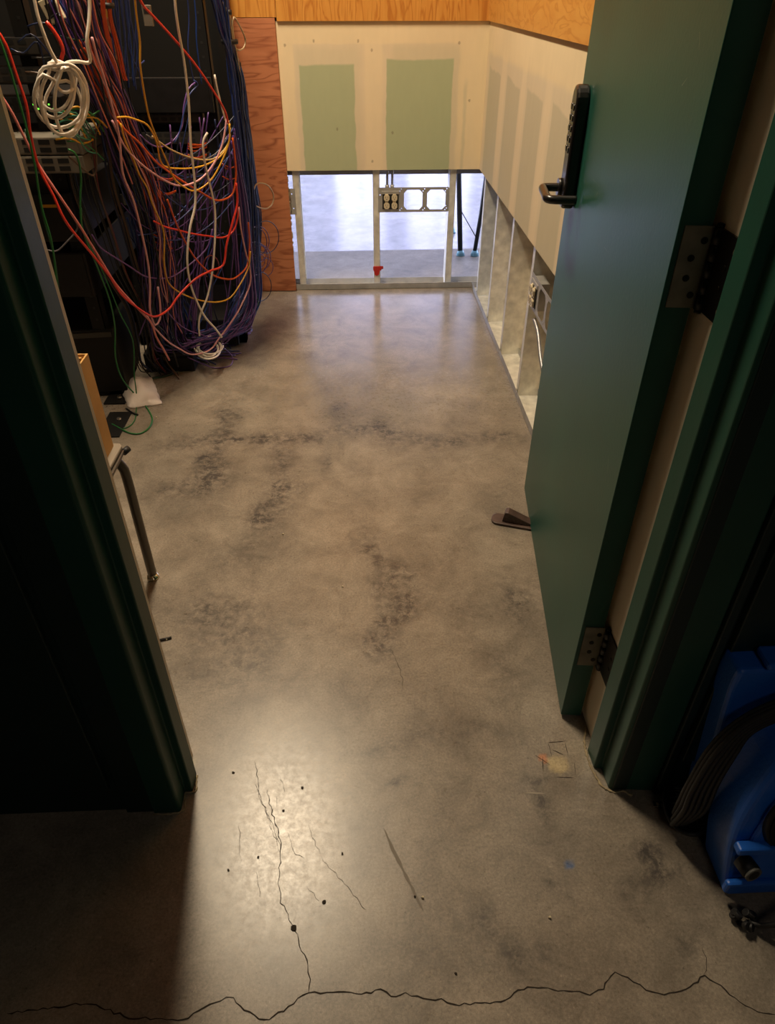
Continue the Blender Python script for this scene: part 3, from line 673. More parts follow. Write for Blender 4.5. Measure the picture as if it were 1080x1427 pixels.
def device(name, x0, x1, y0, y1, z0, z1, label, cat, m='devblack', mf='devface', ports=0, leds=0, group=None):
    o = MB().box(x0, x1, y0, y1, z0, z1, m).build(name, bevel=.002); tag(o, label, cat, group)
    MB().box(x0+.01, x1-.01, y0-.003, y0-.0001, z0+.004, z1-.004, mf).build('face_plate', o)
    if ports:
        q = MB(); w = (x1-x0-.06)/ports
        for k in range(ports):
            for r in range(2): q.box(x0+.03+k*w, x0+.03+k*w+w*.7, y0-.0036, y0-.003, z0+.008+r*(z1-z0)*.45, z0+.008+r*(z1-z0)*.45+(z1-z0)*.28, 'slot')
        q.build('port_row', o)
    if leds:
        q = MB()
        for k in range(leds): q.box(x1-.03-k*.012, x1-.026-k*.012, y0-.0045, y0-.0032, z0+.01+(k % 2)*.012, z0+.014+(k % 2)*.012, 'led')
        q.build('status_light', o)
    return o
device('blank_panel', -.965, -.535, 3.085, 3.11, .955, 1.072, 'wide plain black panel across the rack behind the cables', 'rack panel', 'devblack', 'devblack')
device('network_switch', -1.53, -.865, 2.50, 2.80, .915, .965, 'upper of two light grey network switches behind the white cable coil', 'network switch', 'dev', 'dev', 12)
device('network_switch', -1.53, -.868, 2.495, 2.80, .862, .912, 'lower of two light grey network switches behind the white cable coil', 'network switch', 'dev', 'dev', 12)
device('network_switch', -1.53, -.93, 2.60, 2.95, 1.02, 1.065, 'dark network switch with green lights left of the white coil', 'network switch', 'devblack', 'devblack', 10, 6)
device('patch_panel', -1.53, -.95, 2.60, 2.66, 1.10, 1.145, 'dark patch panel above the green-lit switch', 'patch panel', 'devblack', 'devface', 14)
device('patch_panel', -1.53, -.95, 2.60, 2.66, 1.175, 1.22, 'dark patch panel at the top left of the photo', 'patch panel', 'devblack', 'devface', 14)
sv = device('server_unit', -1.53, -.98, 2.60, 3.3, .62, .78, 'black server with a yellow label strip in the left rack', 'server', 'devblack', 'devblack', 0)
MB().box(-1.085, -1.030, 2.5955, 2.5968, .735, .745, 'yellow').build('label_strip', sv)
device('server_unit', -1.53, -.98, 2.60, 3.3, .42, .58, 'black server under the one with the yellow strip', 'server', 'devblack', 'devblack', 0)
for k in range(5):
    z = .62+k*.075
    device('network_switch', -.965, -.585, 3.10, 3.4, z, z+.045, ['lowest', 'second lowest', 'middle', 'second highest', 'highest'][k]+' of the five black switches under the plain rack panel', 'network switch', 'devblack', 'devface', 10)
device('battery_unit', -.965, -.56, 3.08, 3.55, .012, .135, 'low black battery unit at the foot of the rack beside the plywood', 'battery unit', 'devblack', 'devblack')
# perforated black battery case on the floor
up = empty('battery_case', (-1.16, 2.66, 0), (0, 0, math.radians(6)))
tag(up, 'black perforated battery case on the floor at the foot of the left rack', 'battery case')
MB().box(-.26, .20, -.06, .30, .02, .285, 'rack').build('case', up, bevel=.004)
pf = MB()
for i in range(22):
    for j in range(9): pf.box(-.22+i*.018, -.212+i*.018, -.03+j*.026, -.016+j*.026, .2851, .2856, 'slot')
pf.build('vent_holes', up)
MB().box(-.25, .19, -.064, -.060, .255, .275, 'devface').build('front_trim', up)
for (x, y) in ((-.24, -.04), (.17, -.04), (-.24, .27), (.17, .27)): MB().cyl((x, y, .0003), (x, y, .02), .018, 'blackrubber', n=16).build('foot', up)
# adapter label at top
ad = MB().box(-.025, .025, -.010, .010, -.030, .030, 'ivory').build('cable_adapter', bevel=.003, loc=tuple(at_y(73, 14, 2.5))); ad.rotation_euler = (0, math.radians(-20), 0)
tag(ad, 'cream plastic cable adapter hanging among the cables at the top left', 'adapter')
MB().box(-.012, .012, -.0108, -.0101, -.016, .016, 'devface').build('port', ad)
ad = MB().box(-.014, .014, -.008, .008, -.028, .028, 'dev').build('cable_adapter', bevel=.002, loc=tuple(at_y(206, 22, 2.75)))
tag(ad, 'small grey adapter below a blue cable near the top of the cable curtain', 'adapter')
MB().box(-.009, .009, -.0088, -.0081, .006, .020, 'slot').build('port', ad)
# plastic bag on the floor
bgm = MB(); nx, ny = 16, 12; vs = []; c0 = at_z(195, 550)
qa = [at_z(*p) for p in ((162, 530), (212, 526), (226, 564), (180, 570))]
for j in range(ny+1):
    for i in range(nx+1):
        a, b = i/nx, j/ny
        p = (qa[0]*(1-a)+qa[1]*a)*(1-b)+(qa[3]*(1-a)+qa[2]*a)*b
        h = .004+.045*(math.sin(PI*a)**.7)*(math.sin(PI*b)**.7)*(.75+.35*math.sin(7*a+3*b)*math.cos(5*b+1))
        vs.append((p[0]+random.uniform(-.002, .002), p[1]+random.uniform(-.002, .002), h+random.uniform(0, .004)))
vs2 = vs+[(x, y, .0008) for x, y, z in vs]; N1 = (nx+1)*(ny+1); fs = []
for j in range(ny):
    for i in range(nx):
        k = j*(nx+1)+i; fs.append((k, k+1, k+nx+2, k+nx+1)); fs.append((k+N1, k+nx+1+N1, k+nx+2+N1, k+1+N1))
for i in range(nx): fs += [(i, i+N1, i+1+N1, i+1), (N1-1-i, N1-1-i+N1, N1-2-i+N1, N1-2-i)]
for j in range(ny): a = j*(nx+1); b = a+nx+1; fs += [(a, b, b+N1, a+N1), (a+nx, a+nx+N1, b+nx+N1, b+nx)]
tag(bgm.add(vs2, fs, 'bag', True).build('plastic_bag'), 'crumpled clear white plastic bag on the floor below the green cables', 'plastic bag')

# ------------------------------------------------------------------ cables
def yd(u): return float(np.interp(u, [0, 100, 200, 260, 330, 385], [2.42, 2.46, 2.66, 2.84, 3.0, 3.30]))
def P3(u, v, dy=0, r=.003):
    y = yd(u)+dy; p = at_y(u, v, y)
    if p[2] < r+.0005: p = at_z(u, v, r+.0008)
    return p
def cable_obj(pts3, r, col, name='network_cable', n=7):
    P = catmull(pts3, .013); P[:, 2] = np.maximum(P[:, 2], r+.0006)
    return MB().tube(P, r, 'c_'+col, n).build(name)
def cab(px, r, col, label, dy=0, name='network_cable', cat='cable'):
    pts = []
    for k, p in enumerate(px):
        d = dy[k] if hasattr(dy, '__len__') else dy
        pts.append(P3(p[0], p[1], d, r))
    return tag(cable_obj(pts, r, col, name), label, cat)
def circle_px(cx, cy, rx, ry, a0, a1, n=10):
    return [(cx+rx*math.cos(math.radians(a0+(a1-a0)*k/n)), cy+ry*math.sin(math.radians(a0+(a1-a0)*k/n))) for k in range(n+1)]
cab([(187, -12), (190, 20), (195, 60), (196, 97), (206, 156), (218, 191), (233, 226), (243, 249), (257, 261), (272, 266), (292, 253), (307, 229), (319, 198), (320, 172)], .0031, 'yellow', 'bright yellow cable falling straight down and swinging up to the right post', -.10)
cab([(163, 164), (176, 163), (190, 167), (206, 175), (218, 198), (226, 229), (249, 235), (280, 232), (307, 218), (320, 194), (318, 168)], .0031, 'yellow', 'yellow cable sagging nearly level across the middle of the cable curtain', -.07)
cab([(212, 190), (228, 202), (241, 210), (264, 219), (288, 223), (303, 218), (318, 200), (321, 178)], .0028, 'pale', 'pale straw coloured cable just above the level yellow one', -.05)
cab([(168, 172), (175, 198), (186, 222), (194, 243), (205, 262), (212, 283), (228, 323), (229, 369), (237, 397), (264, 414), (296, 421), (319, 416), (334, 397), (346, 373), (349, 350)], .0030, 'yellow', 'yellow cable that dips lowest, close above the floor pile', -.09)
cab([(192, -6), (201, 10), (210, 19), (249, 62), (280, 101), (311, 150), (318, 172)], .0038, 'red', 'bright red cable running diagonally down from the top', -.12)
cab([(163, 168), (178, 185), (194, 199), (218, 226), (249, 249), (280, 268), (300, 279), (315, 277), (325, 268), (329, 243), (327, 215), (324, 192)], .0036, 'orange', 'orange cable with a deep sag ending in a hook by the right post', -.08)
cab([(-6, 40), (8, 62), (23, 105), (37, 148), (43, 190), (54, 233), (74, 272), (93, 311), (128, 354), (152, 384), (171, 412), (202, 436), (218, 441), (236, 430), (249, 412), (272, 389), (292, 378), (311, 369), (316, 340), (325, 307), (331, 282), (329, 255)], .0042, 'red', 'long red cable sweeping from the far left edge down and back up', -.13)
cab([(-6, 122), (16, 156), (35, 194), (54, 230), (82, 272), (113, 318), (140, 362), (163, 398), (194, 432), (210, 449), (218, 470), (228, 487), (236, 502)], .0040, 'pink', 'salmon cable beside the long red one, running from left edge to floor', -.12)
cab([(205, 440), (214, 455), (233, 475), (250, 486), (268, 494), (292, 488), (305, 472), (322, 449), (334, 430), (348, 397), (348, 373), (342, 350), (336, 320), (333, 290)], .0034, 'lpink', 'pink cable looping over the floor pile and rising on the right', -.08)
cab([(128, 52), (136, 82), (144, 105), (156, 148), (166, 190), (171, 241), (186, 280), (197, 323), (206, 366), (209, 400), (209, 432), (216, 453), (223, 444), (223, 425), (220, 400)], .0038, 'lpink', 'thick pale pink cable hanging down the left of the curtain with a hooked end', -.10)
cab([(156, 168), (175, 206), (202, 233), (229, 251), (245, 258), (260, 258), (280, 249), (298, 228), (310, 200), (316, 165)], .0034, 'lpink', 'pink cable in a wide smooth swag under the yellow ones', -.09)
cab([(243, -10), (245, 15), (249, 43), (257, 89), (263, 144), (266, 202), (271, 249), (272, 285), (264, 322), (261, 366), (268, 404), (284, 439), (300, 458), (309, 470)], .0042, 'white', 'long white cable hanging full height in the middle of the curtain', -.13)
cab([(289, 185), (284, 194), (283, 206), (286, 229), (294, 264), (299, 288), (300, 319), (297, 369), (290, 410), (280, 436), (277, 452), (278, 468)], .0038, 'white', 'second white cable right of the long one, starting halfway down', -.12)
cab([(233, 278), (249, 319), (268, 354), (283, 372), (300, 385), (322, 389), (336, 381), (345, 368), (348, 340), (346, 310)], .0034, 'orange', 'orange cable sagging just above the lowest yellow one', -.07)
cab([(214, 308), (230, 316), (249, 321), (270, 326), (290, 329), (311, 331), (325, 322), (331, 305), (333, 288)], .0034, 'red', 'short red cable almost level at mid height of the curtain', -.06)
cab(circle_px(294, 372, 11, 16, 60, -240), .0026, 'maroon', 'small dark red loop hanging by the tangled red crossing', -.06)
cab([(95, 208), (104, 213), (110, 226), (113, 249), (112, 288), (116, 323), (136, 373), (152, 416), (160, 455), (161, 498), (171, 529), (194, 556), (212, 583), (202, 601), (183, 604), (156, 591)], .0030, 'green', 'green cable falling in front of the left rack to a loop on the floor', -.05, 'green_wire')
cab([(113, 290), (117, 323), (144, 381), (167, 436), (185, 475), (187, 521), (191, 560), (187, 587), (171, 597), (156, 587)], .0022, 'green', 'thinner green wire right of the first, meeting it on the floor', -.04, 'green_wire')
cab([(-6, 40), (10, 85), (23, 128), (39, 187), (49, 233), (58, 288), (72, 338), (80, 400), (84, 440)], .0032, 'green', 'green cable at the far left beside the long red one', -.16, 'green_wire')
cab([(35, 180), (48, 230), (54, 270), (62, 310), (76, 360), (82, 404)], .0026, 'dgreen', 'dark green wire just behind the far left green cable', -.10, 'green_wire')
cab([(128, 327), (140, 345), (156, 356), (183, 373), (200, 384), (220, 388), (241, 385), (264, 369), (288, 346), (296, 319)], .0028, 'violet', 'violet cable swagging low behind the white ones', -.03)
cab([(230, 430), (244, 447), (262, 460), (290, 470), (312, 485), (324, 498), (320, 510), (300, 513), (280, 506), (262, 498)], .0026, 'violet', 'violet cable ending in a wide loop in front of the floor pile', -.03)
cab([(272, 115), (262, 125), (256, 150), (254, 175), (245, 192), (236, 200), (222, 205), (208, 200), (195, 188)], .0028, 'violet', 'blue violet cable looped over the plain black rack panel', .04)
cab([(270, 112), (276, 118), (264, 132), (256, 158), (250, 185), (243, 199)], .0024, 'navy', 'thin navy cable twisted with the violet loop over the rack panel', .03)
cab([(204, 188), (230, 204), (262, 220), (285, 222), (305, 210), (316, 190)], .0024, 'grey', 'thin slate grey cable sagging behind the pale straw one', .0)
cab([(96, 218), (130, 245), (134, 215), (132, 190), (140, 170)], .0030, 'brown', 'dull brown cable hooking up below the white coil', -.02)
cab([(38, 325), (60, 345), (78, 350), (92, 338), (108, 318), (100, 300)], .0026, 'grey', 'thin grey cable sagging in front of the left rack', .0)
# the white cable coil on the left: tail in, loops, tail out
coil = [(46, -10), (52, 20), (60, 45), (70, 70), (80, 88), (86, 96)]
for k, (cx, cy, rx, ry) in enumerate(((78, 125, 26, 40), (88, 140, 33, 50), (76, 120, 24, 34), (98, 142, 20, 48), (91, 110, 14, 17), (84, 134, 36, 42), (88, 150, 26, 38))):
    coil += circle_px(cx+random.uniform(-2, 2), cy+random.uniform(-2, 2), rx, ry, -110, 230, 12)
coil += [(85, 95), (95, 87), (110, 86), (122, 88), (126, 82), (121, 60), (124, 30), (125, 8), (124, -12)]
dys = [-.22-.012*math.sin(i*.7) for i in range(len(coil))]
cab(coil, .0046, 'white', 'thick white cable coiled and knotted at the left of the racks', dys)
cl = [(309, 470), (308, 478)]
for k in range(6): cl += circle_px(290+random.uniform(-4, 4), 484+random.uniform(-3, 3), 17+random.uniform(-5, 3), 12+random.uniform(-4, 3), -30, 300, 10)
cl = cl[:]
pts = [at_z(309, 466, .095), at_z(308, 474, .088)]+[at_z(u, v, .080+.004*(i % 5)) for i, (u, v) in enumerate(cl[2:])]
tag(cable_obj(pts, .0038, 'white'), 'white cable wound into a small flat coil on top of the floor pile', 'cable')
cab([(305, -8), (312, 8), (318, 18), (322, 40), (326, 62), (332, 70), (340, 66), (342, 55), (336, 40), (326, 24), (324, 40), (328, 65), (333, 92), (337, 125), (340, 160), (344, 195), (346, 225)], .0028, 'cream', 'cream cable with a long drooping loop against the plywood top', .02)
cab([(303, -8), (316, 14), (323, 30), (327, 60), (334, 100), (340, 140), (343, 175), (349, 205)], .0028, 'cream', 'cream cable running straight beside the looped one on the plywood edge', .03)
cab([(352, 270), (356, 258), (364, 255), (374, 259), (381, 271), (380, 283), (373, 290), (364, 290), (355, 286)], .0030, 'cream', 'cream cable ring lying against the reddish plywood', .0)
cab([(299, 104), (303, 125), (308, 145), (314, 168)], .0034, 'white', 'short white cable tail near the right rack post', -.02)
# short clutter around the switches
def scat(n, label, group, cols, fn, r=(.0022, .0032), name='network_cable'):
    for i in range(n):
        px, dy = fn(i); rr = random.uniform(*r); c = random.choice(cols)
        pts = [P3(u, v, (d if not isinstance(dy, (int, float)) else dy), rr) for (u, v), d in zip(px, dy if not isinstance(dy, (int, float)) else [dy]*len(px))]
        tag(cable_obj(pts, rr, c, name, 6), label, 'cable', group)
J = lambda s: random.gauss(0, s)
def wander(path, su, sv=4, ends=1.):
    a, b = J(su), J(su*.5); w = random.uniform(0, 6); return [(u+a+b*math.sin(w+k*1.1)+J(su*.16), v+J(sv)) for k, (u, v) in enumerate(path)]
NB = 'dark blue cable'
def f1(i):
    s = random.uniform(-1, 1)
    base = [(303, -20), (314, 40), (320, 66), (330, 110), (334, 150), (340, 200), (345, 250), (350, 300), (350, 350), (348, 400)]
    wd_ = [14, 8, 4, 10, 11, 11, 11, 12, 13, 16]
    p = [(u+s*w+J(1.6), v+J(3)) for (u, v), w in zip(base, wd_)]
    d = random.uniform(-.04, .16)
    p.append((340+s*20, 430+J(6)));
    if random.random() < .8: p += [(322+s*14, 458+J(5)), (290+J(12), 470+J(6))]
    return p, d
scat(46, 'dark blue network cable in the thick vertical bundle beside the reddish plywood', 'dark blue cables of the right bundle', ['navy']*6+['dblue']*5+['blue'], f1)
def f2(i):
    s = random.uniform(-1, 1)
    base = [(95, -20), (112, 40), (134, 95), (156, 150), (178, 205), (200, 260), (216, 320), (222, 380), (226, 430), (236, 470)]
    wd_ = [42, 38, 32, 28, 28, 28, 25, 25, 28, 26]
    p = [(u+s*w+J(4), v+J(6)) for (u, v), w in zip(base, wd_)]
    p += [(250+s*30, 488+J(5)), (275+J(25), 492+J(8))] if random.random() < .7 else []
    return p, random.uniform(-.04, .18)
scat(50, 'dark violet or navy cable in the wide diagonal bundle crossing the racks', 'dark cables of the diagonal bundle', ['navy']*5+['purple']*6+['violet']*2+['black']*3+['dblue']*3, f2)
scat(7, 'dusty pink cable among the dark ones of the diagonal bundle', 'pink cables of the diagonal bundle', ['pink', 'lpink'], lambda i: (f2(i)[0][:random.randint(6, 10)], random.uniform(-.06, .06)), (.002, .003))
def f2b(i):
    s = random.uniform(-1, 1)
    return [(118+s*8, 60+J(9)), (136+s*10, 105), (158+s*10, 150), (176+s*10, 190), (196+s*12, 225), (210+s*12, 262+J(8)), (222+s*14, 300+J(10))], random.uniform(-.06, .08)
scat(8, 'orange cable running down inside the diagonal bundle', 'orange cables of the diagonal bundle', ['orange', 'dorange'], f2b, (.0024, .0032))
def f3(i):
    s = random.uniform(-1, 1)
    p = [(322+s*5, 190+J(10)), (328+s*10, 240), (334+s*13, 290), (338+s*13, 340), (342+s*14, 390), (342+s*16, 425), (330+s*18, 452+J(5)), (305+J(8), 472+J(5)), (270+J(14), 482+J(6))]
    return p, random.uniform(-.06, .06)
scat(24, 'purple cable dropping to the floor at the right end of the curtain', 'purple cables at the right end', ['purple']*4+['violet']*3+['navy'], f3)
def f4(i):
    a = random.uniform(205, 265); b = random.uniform(300, 352); t = random.random()
    v0 = 500-t*20; v1 = 480-(b-300)*.5
    return [(a, v0+J(5)), (a+25, v0+J(8)), ((a+b)/2, (v0+v1)/2+J(9)), (b-20, v1+8+J(6)), (b, v1+J(6))], [.05]*5
scat(30, 'violet or blue cable lying in the pile on the floor under the racks', 'cables piled on the floor', ['purple']*3+['violet']*3+['navy']*3+['blue'], lambda i: (f4(i)[0], 1.2))
def f5(i):
    a = (random.uniform(160, 215), random.uniform(160, 330)); b = (random.uniform(300, 338), random.uniform(150, 330)); sag = random.uniform(25, 75)
    return [a]+[(a[0]+(b[0]-a[0])*t, a[1]+(b[1]-a[1])*t+sag*4*t*(1-t)) for t in (.2, .4, .6, .8)]+[b], random.uniform(-.03, .08)
scat(14, 'thin violet or blue cable slung across the middle of the curtain', 'thin cross-slung cables', ['violet', 'purple', 'navy', 'dblue'], f5, (.0018, .0026))
def f6(i):
    cx, cy = random.uniform(352, 372), random.uniform(330, 400); r = random.uniform(10, 24)
    return circle_px(cx, cy, r*.8, r, random.uniform(150, 230), random.uniform(420, 560), 9), .02
scat(9, 'thin dark violet cable looping against the reddish plywood', 'small loops on the plywood', ['purple', 'dblue'], f6, (.0016, .0022))
def f7(i):
    s = random.uniform(-1, 1)
    return [(148+s*8, -20), (149+s*7, 20), (154+s*8, 45), (161+s*9, 75), (167+s*9, 105), (170+s*9, 112)], .02
scat(16, 'orange cable in the tied bunch hanging from the top', 'orange bunch at the top', ['orange', 'dorange', 'dorange'], f7, (.0024, .003))
def f8(i):
    s = random.uniform(-1, 1); x = random.choice([(172, 14), (270, 7), (182, 12)])
    return [(x[0]+s*x[1]-4, -20), (x[0]+s*x[1], 25), (x[0]+4+s*x[1]+J(3), 70+J(8)), (x[0]+8+s*x[1]+J(5), 112+J(14))], .09
scat(15, 'blue cable hanging behind the top of the curtain', 'blue cables at the top', ['blue', 'navy', 'navy'], f8, (.0022, .003))
def f9(i):
    s = random.uniform(-1, 1)
    return [(205+s*30, 300+J(20)), (215+s*25, 350), (230+s*22, 400), (250+s*20, 440), (262+s*16, 470)], .12
scat(12, 'deep blue cable hanging low behind the white cables', 'deep blue cables behind the white ones', ['blue', 'navy', 'navy', 'dblue'], f9, (.0022, .003))
def f10(i):
    cx, cy = random.choice([(276, 196+random.uniform(0, 22)), (233, 238+random.uniform(0, 40)), (324, 210+random.uniform(0, 55)), (228, 325+random.uniform(0, 35))])
    return [(cx-14, cy+J(1)), (cx-6, cy+4+J(1)), (cx+3, cy+4+J(1)), (cx+12, cy+J(1))], .03
scat(16, 'short orange cable curve in a small coiled bunch on the rack', 'small orange coils', ['orange', 'dorange'], f10, (.0024, .003))
def f11(i):
    a = (random.uniform(60, 100), random.uniform(150, 200)); return [a, (a[0]+20, a[1]+J(6)), (a[0]+38, a[1]+8+J(6)), (a[0]+52, a[1]+16+J(9))], -.02
scat(12, 'short teal or green patch cable below the white coil', 'green patch cables by the switches', ['teal', 'green', 'dgreen'], f11, (.0022, .003))
scat(4, 'short yellow patch cable below the white coil', 'yellow patch cables by the switches', ['yellow'], f11, (.0024, .003))
def f12(i):
    a = (random.uniform(10, 70), random.uniform(20, 150)); return [a, (a[0]+18, a[1]-6+J(6)), (a[0]+38, a[1]+6+J(8)), (a[0]+50, a[1]+25+J(9))], .03
scat(8, 'dark patch cable in front of the left rack', 'dark patch cables of the left rack', ['black', 'dblue', 'dgreen', 'maroon', 'brown'], f12, (.0022, .003))
def f13(i):
    s = random.uniform(-1, 1); return [(120+s*30, 200+J(20)), (130+s*30, 260), (150+s*28, 320), (170+s*25, 380), (195+s*20, 430), (206+s*20, 470), (212+s*20, 505+J(5)), (228+s*22, 520+J(5))], .06
scat(9, 'black or brown cable hanging in the shadow between the racks', 'dark cables between the racks', ['black', 'brown', 'black', 'maroon', 'dblue'], f13)
cab([(118, 62), (150, 15), (110, 30), (90, 50), (88, 80)], .005, 'red', 'thick red cable stub above the white coil', -.12) if False else cab([(64, 30), (74, 42), (84, 58), (88, 72), (84, 86)], .0052, 'red', 'thick short red cable just above the white coil', -.12)
cab([(166, 552), (176, 540), (200, 530), (230, 522), (262, 508), (282, 500)], .0034, 'black', 'black cord lying from the plastic bag to the floor pile', .3)
cab([(210, 528), (232, 524), (252, 515), (262, 503), (256, 492)], .0024, 'dgreen', 'dark green wire curling on the floor right of the plastic bag', .3)
cab([(176, 569), (184, 575), (192, 578)], .004, 'black', 'short black cable stub at the near corner of the plastic bag', .4)
cab([(343, 395), (352, 405), (360, 420), (358, 432), (348, 436)], .002, 'green', 'thin green wire at the right end of the floor pile', .02)
def f14(i):
    x = random.uniform(215, 322); q = random.uniform(-12, 12); v0 = random.uniform(150, 280)
    return [(x, v0), (x+q, v0+50), (x+q*1.5+J(5), v0+100), (x+q+J(6), v0+150), (x+J(8), min(455, v0+195)), (x-8+J(8), 472+J(6))], .04
# the countless rest of the dark bundles, behind the ones above
st = MB()
for n_, fn, cols, dd in ((44, f1, ['navy', 'dblue', 'blue', 'purple'], .05), (60, f2, ['navy', 'purple', 'black', 'dblue'], .07), (34, f4, ['purple', 'navy', 'dblue', 'violet'], 0), (12, f9, ['navy', 'dblue'], .03), (26, f14, ['navy', 'purple', 'dblue', 'violet', 'blue'], .0), (14, f13, ['black', 'brown', 'dblue'], .02)):
    for i in range(n_):
        px, dy = fn(i); dy = 1.2 if fn is f4 else dy+dd; rr = random.uniform(.0020, .0030)
        P = catmull([P3(u, v, dy, rr) for u, v in px], .02); P[:, 2] = np.maximum(P[:, 2], rr+.0006); st.tube(P, rr, 'c_'+random.choice(cols), 6)
tag(st.build('cable_tangle'), 'dense dark blue and purple cable tangle behind the countable cables on the racks', 'cables', kind='stuff')
bu = MB().box(-.93, -.72, 2.83, 3.03, .001, .085, 'devblack').build('dark_filler_box', bevel=.004); tag(bu, 'low black filler box added on the floor under the left end of the cable pile', 'filler box')  # black box added to darken the bright floor gap beside the pile
MB().box(-.92, -.73, 2.826, 2.8299, .02, .07, 'rack').build('front_panel', bu)
# black hook-and-loop ties
for (u, v, w, dy, lb) in ((320, 58, .030, -.01, 'black tie around the right dark blue bundle near the top'), (149, 8, .022, .0, 'black tie around the orange bunch at the top'), (319, 17, .010, -.02, 'small black tie on the cream cables at the top'), (333, 90, .008, 0, 'small black tie on the cream cables beside the plywood')):
    c = at_y(u, v, yd(u)+dy+.04); ring = [(c[0]+w*math.cos(t), c[1]+w*math.sin(t), c[2]) for t in np.linspace(0, 2*PI, 20)]
    m = MB(); n = len(ring)-1; vs = [(x, y, z-.007) for x, y, z in ring[:-1]]+[(x, y, z+.007) for x, y, z in ring[:-1]]+[(c[0]+(x-c[0])*.85, c[1]+(y-c[1])*.85, z-.007) for x, y, z in ring[:-1]]+[(c[0]+(x-c[0])*.85, c[1]+(y-c[1])*.85, z+.007) for x, y, z in ring[:-1]]
    fs = []
    for k in range(n): k2 = (k+1) % n; fs += [(k, k2, k2+n, k+n), (k+2*n, k+3*n, k2+3*n, k2+2*n), (k+n, k2+n, k2+3*n, k+3*n), (k, k+2*n, k2+2*n, k2)]
    tag(m.add(vs, fs, 'blackrubber', True).build('cable_tie'), lb, 'cable tie')

# ------------------------------------------------------------------ blue air mover
am = empty('air_mover', (.86, .67, 0)); tag(am, 'blue plastic air mover with black cord standing by the right door frame', 'air mover')
def rel(x, y, z=0): return (x-.86, y-.67, z)
def rounded(pts, rad, n=5):
    out = []; N = len(pts)
    for i in range(N):
        p0, p1, p2 = map(lambda q: np.array(q, float), (pts[i-1], pts[i], pts[(i+1) % N])); a = (p0-p1); b = (p2-p1); la, lb = np.linalg.norm(a), np.linalg.norm(b)
        r = min(rad[i], la*.45, lb*.45); A = p1+a/la*r; B = p1+b/lb*r
        for t in np.linspace(0, 1, n+1): out.append(tuple((1-t)**2*A+2*t*(1-t)*p1+t*t*B))
    return out
fo = rounded([(.648, .0), (.634, .10), (.634, .20), (.675, .34), (.78, .42), (1.05, .42), (1.09, .0)], [.012, .05, .08, .10, .10, .06, .02])
fo = [(x-.86, z) for x, z in fo]
fs_ = MB().prism(fo, -.100, -.005, 'blue', axis='y', shear=.20).build('front_shell', am, bevel=.012, seg=3)
# raised front panel bordered by a chamfered left edge
fi = rounded([(.668, .055), (.655, .14), (.700, .31), (.80, .38), (.98, .39), (1.05, .3), (1.05, .055)], [.01, .05, .10, .08, .1, .1, .02]); fi = [(x-.86, z) for x, z in fi]
MB().prism(fi, -.110, -.099, 'blue', axis='y', shear=.20).build('front_panel', am, bevel=.006, seg=2)
ro = rounded([(.662, .0), (.648, .06), (.612, .40), (.614, .442), (1.08, .448), (1.09, .0)], [.01, .05, .02, .012, .03, .03]); ro = [(x-.86, z) for x, z in ro]
rs = MB().prism(ro, .062, .118, 'blue', axis='y').build('rear_shell', am, bevel=.008, seg=3)
MB().box(.655-.86, 1.05-.86, .055, .10, .447, .462, 'blue').build('top_rim', am, bevel=.005)
dr = rounded([(.70, .04), (.69, .30), (.76, .385), (1.0, .385), (1.05, .3), (1.05, .04)], [.02]*6); dr = [(x-.86, z) for x, z in dr]
MB().prism(dr, -.03, .065, 'blue', axis='y').build('cord_drum', am)
def fy_(z, off=0): return -.110+.20*z-off
cx, cz, rr_ = .757-.86, .205, .088
m = MB(); nrm = Vector((0, -1, .20)).normalized(); c = Vector((cx, fy_(cz), cz))
m.cyl(c+nrm*.0006, c+nrm*.009, rr_, 'blackrubber', r1=rr_*.96, n=48); fin = m.build('fan_inlet', am)
m = MB()
for k in range(6): q = c+nrm*.0095; m.cyl(q+nrm*.0001, q+nrm*.0035, .080-.013*k, 'rack', r1=.078-.013*k, n=40)
m.build('inlet_grille', fin)
g = MB()
e1 = Vector((1, 0, 0)); e2 = nrm.cross(e1)
base = c+nrm*.0102+e1*(-.068)+e2*(.0)
for (a, b, w, h) in ((0, .006, .004, .012), (.003, .010, .008, .003), (.006, -.004, .003, .008)):
    p = base+e1*a+e2*b; g.add([p, p+e1*w, p+e1*w+e2*h, p+e2*h], [(0, 1, 2, 3)], 'ivory')
g.build('dial_mark', fin)
led = at_y(1045, 1206, .578)
MB().box(.632-.86, .700-.86, fy_(.155)-.016, fy_(.155)+.004, .140, .158, 'blue').build('ledge', am, bevel=.004)
MB().box(.634-.86, .80-.86, fy_(.05)-.008, fy_(.05)+.006, .030, .062, 'blue').build('lower_ledge', am, bevel=.005)
m = MB(); a = Vector((.655-.86, fy_(.105)+.004, .108)); dv = Vector((.22, -1, .12)).normalized()
m.cyl(a, a+dv*.026, .0165, 'blackrubber', n=28); gl = m.build('cable_gland', am)
m = MB(); m.cyl(a+dv*.0262, a+dv*.031, .0155, 'greyrubber', n=28); m.cyl(a+dv*.0312, a+dv*.0315, .0105, 'slot', n=24); m.build('gland_ring', gl)
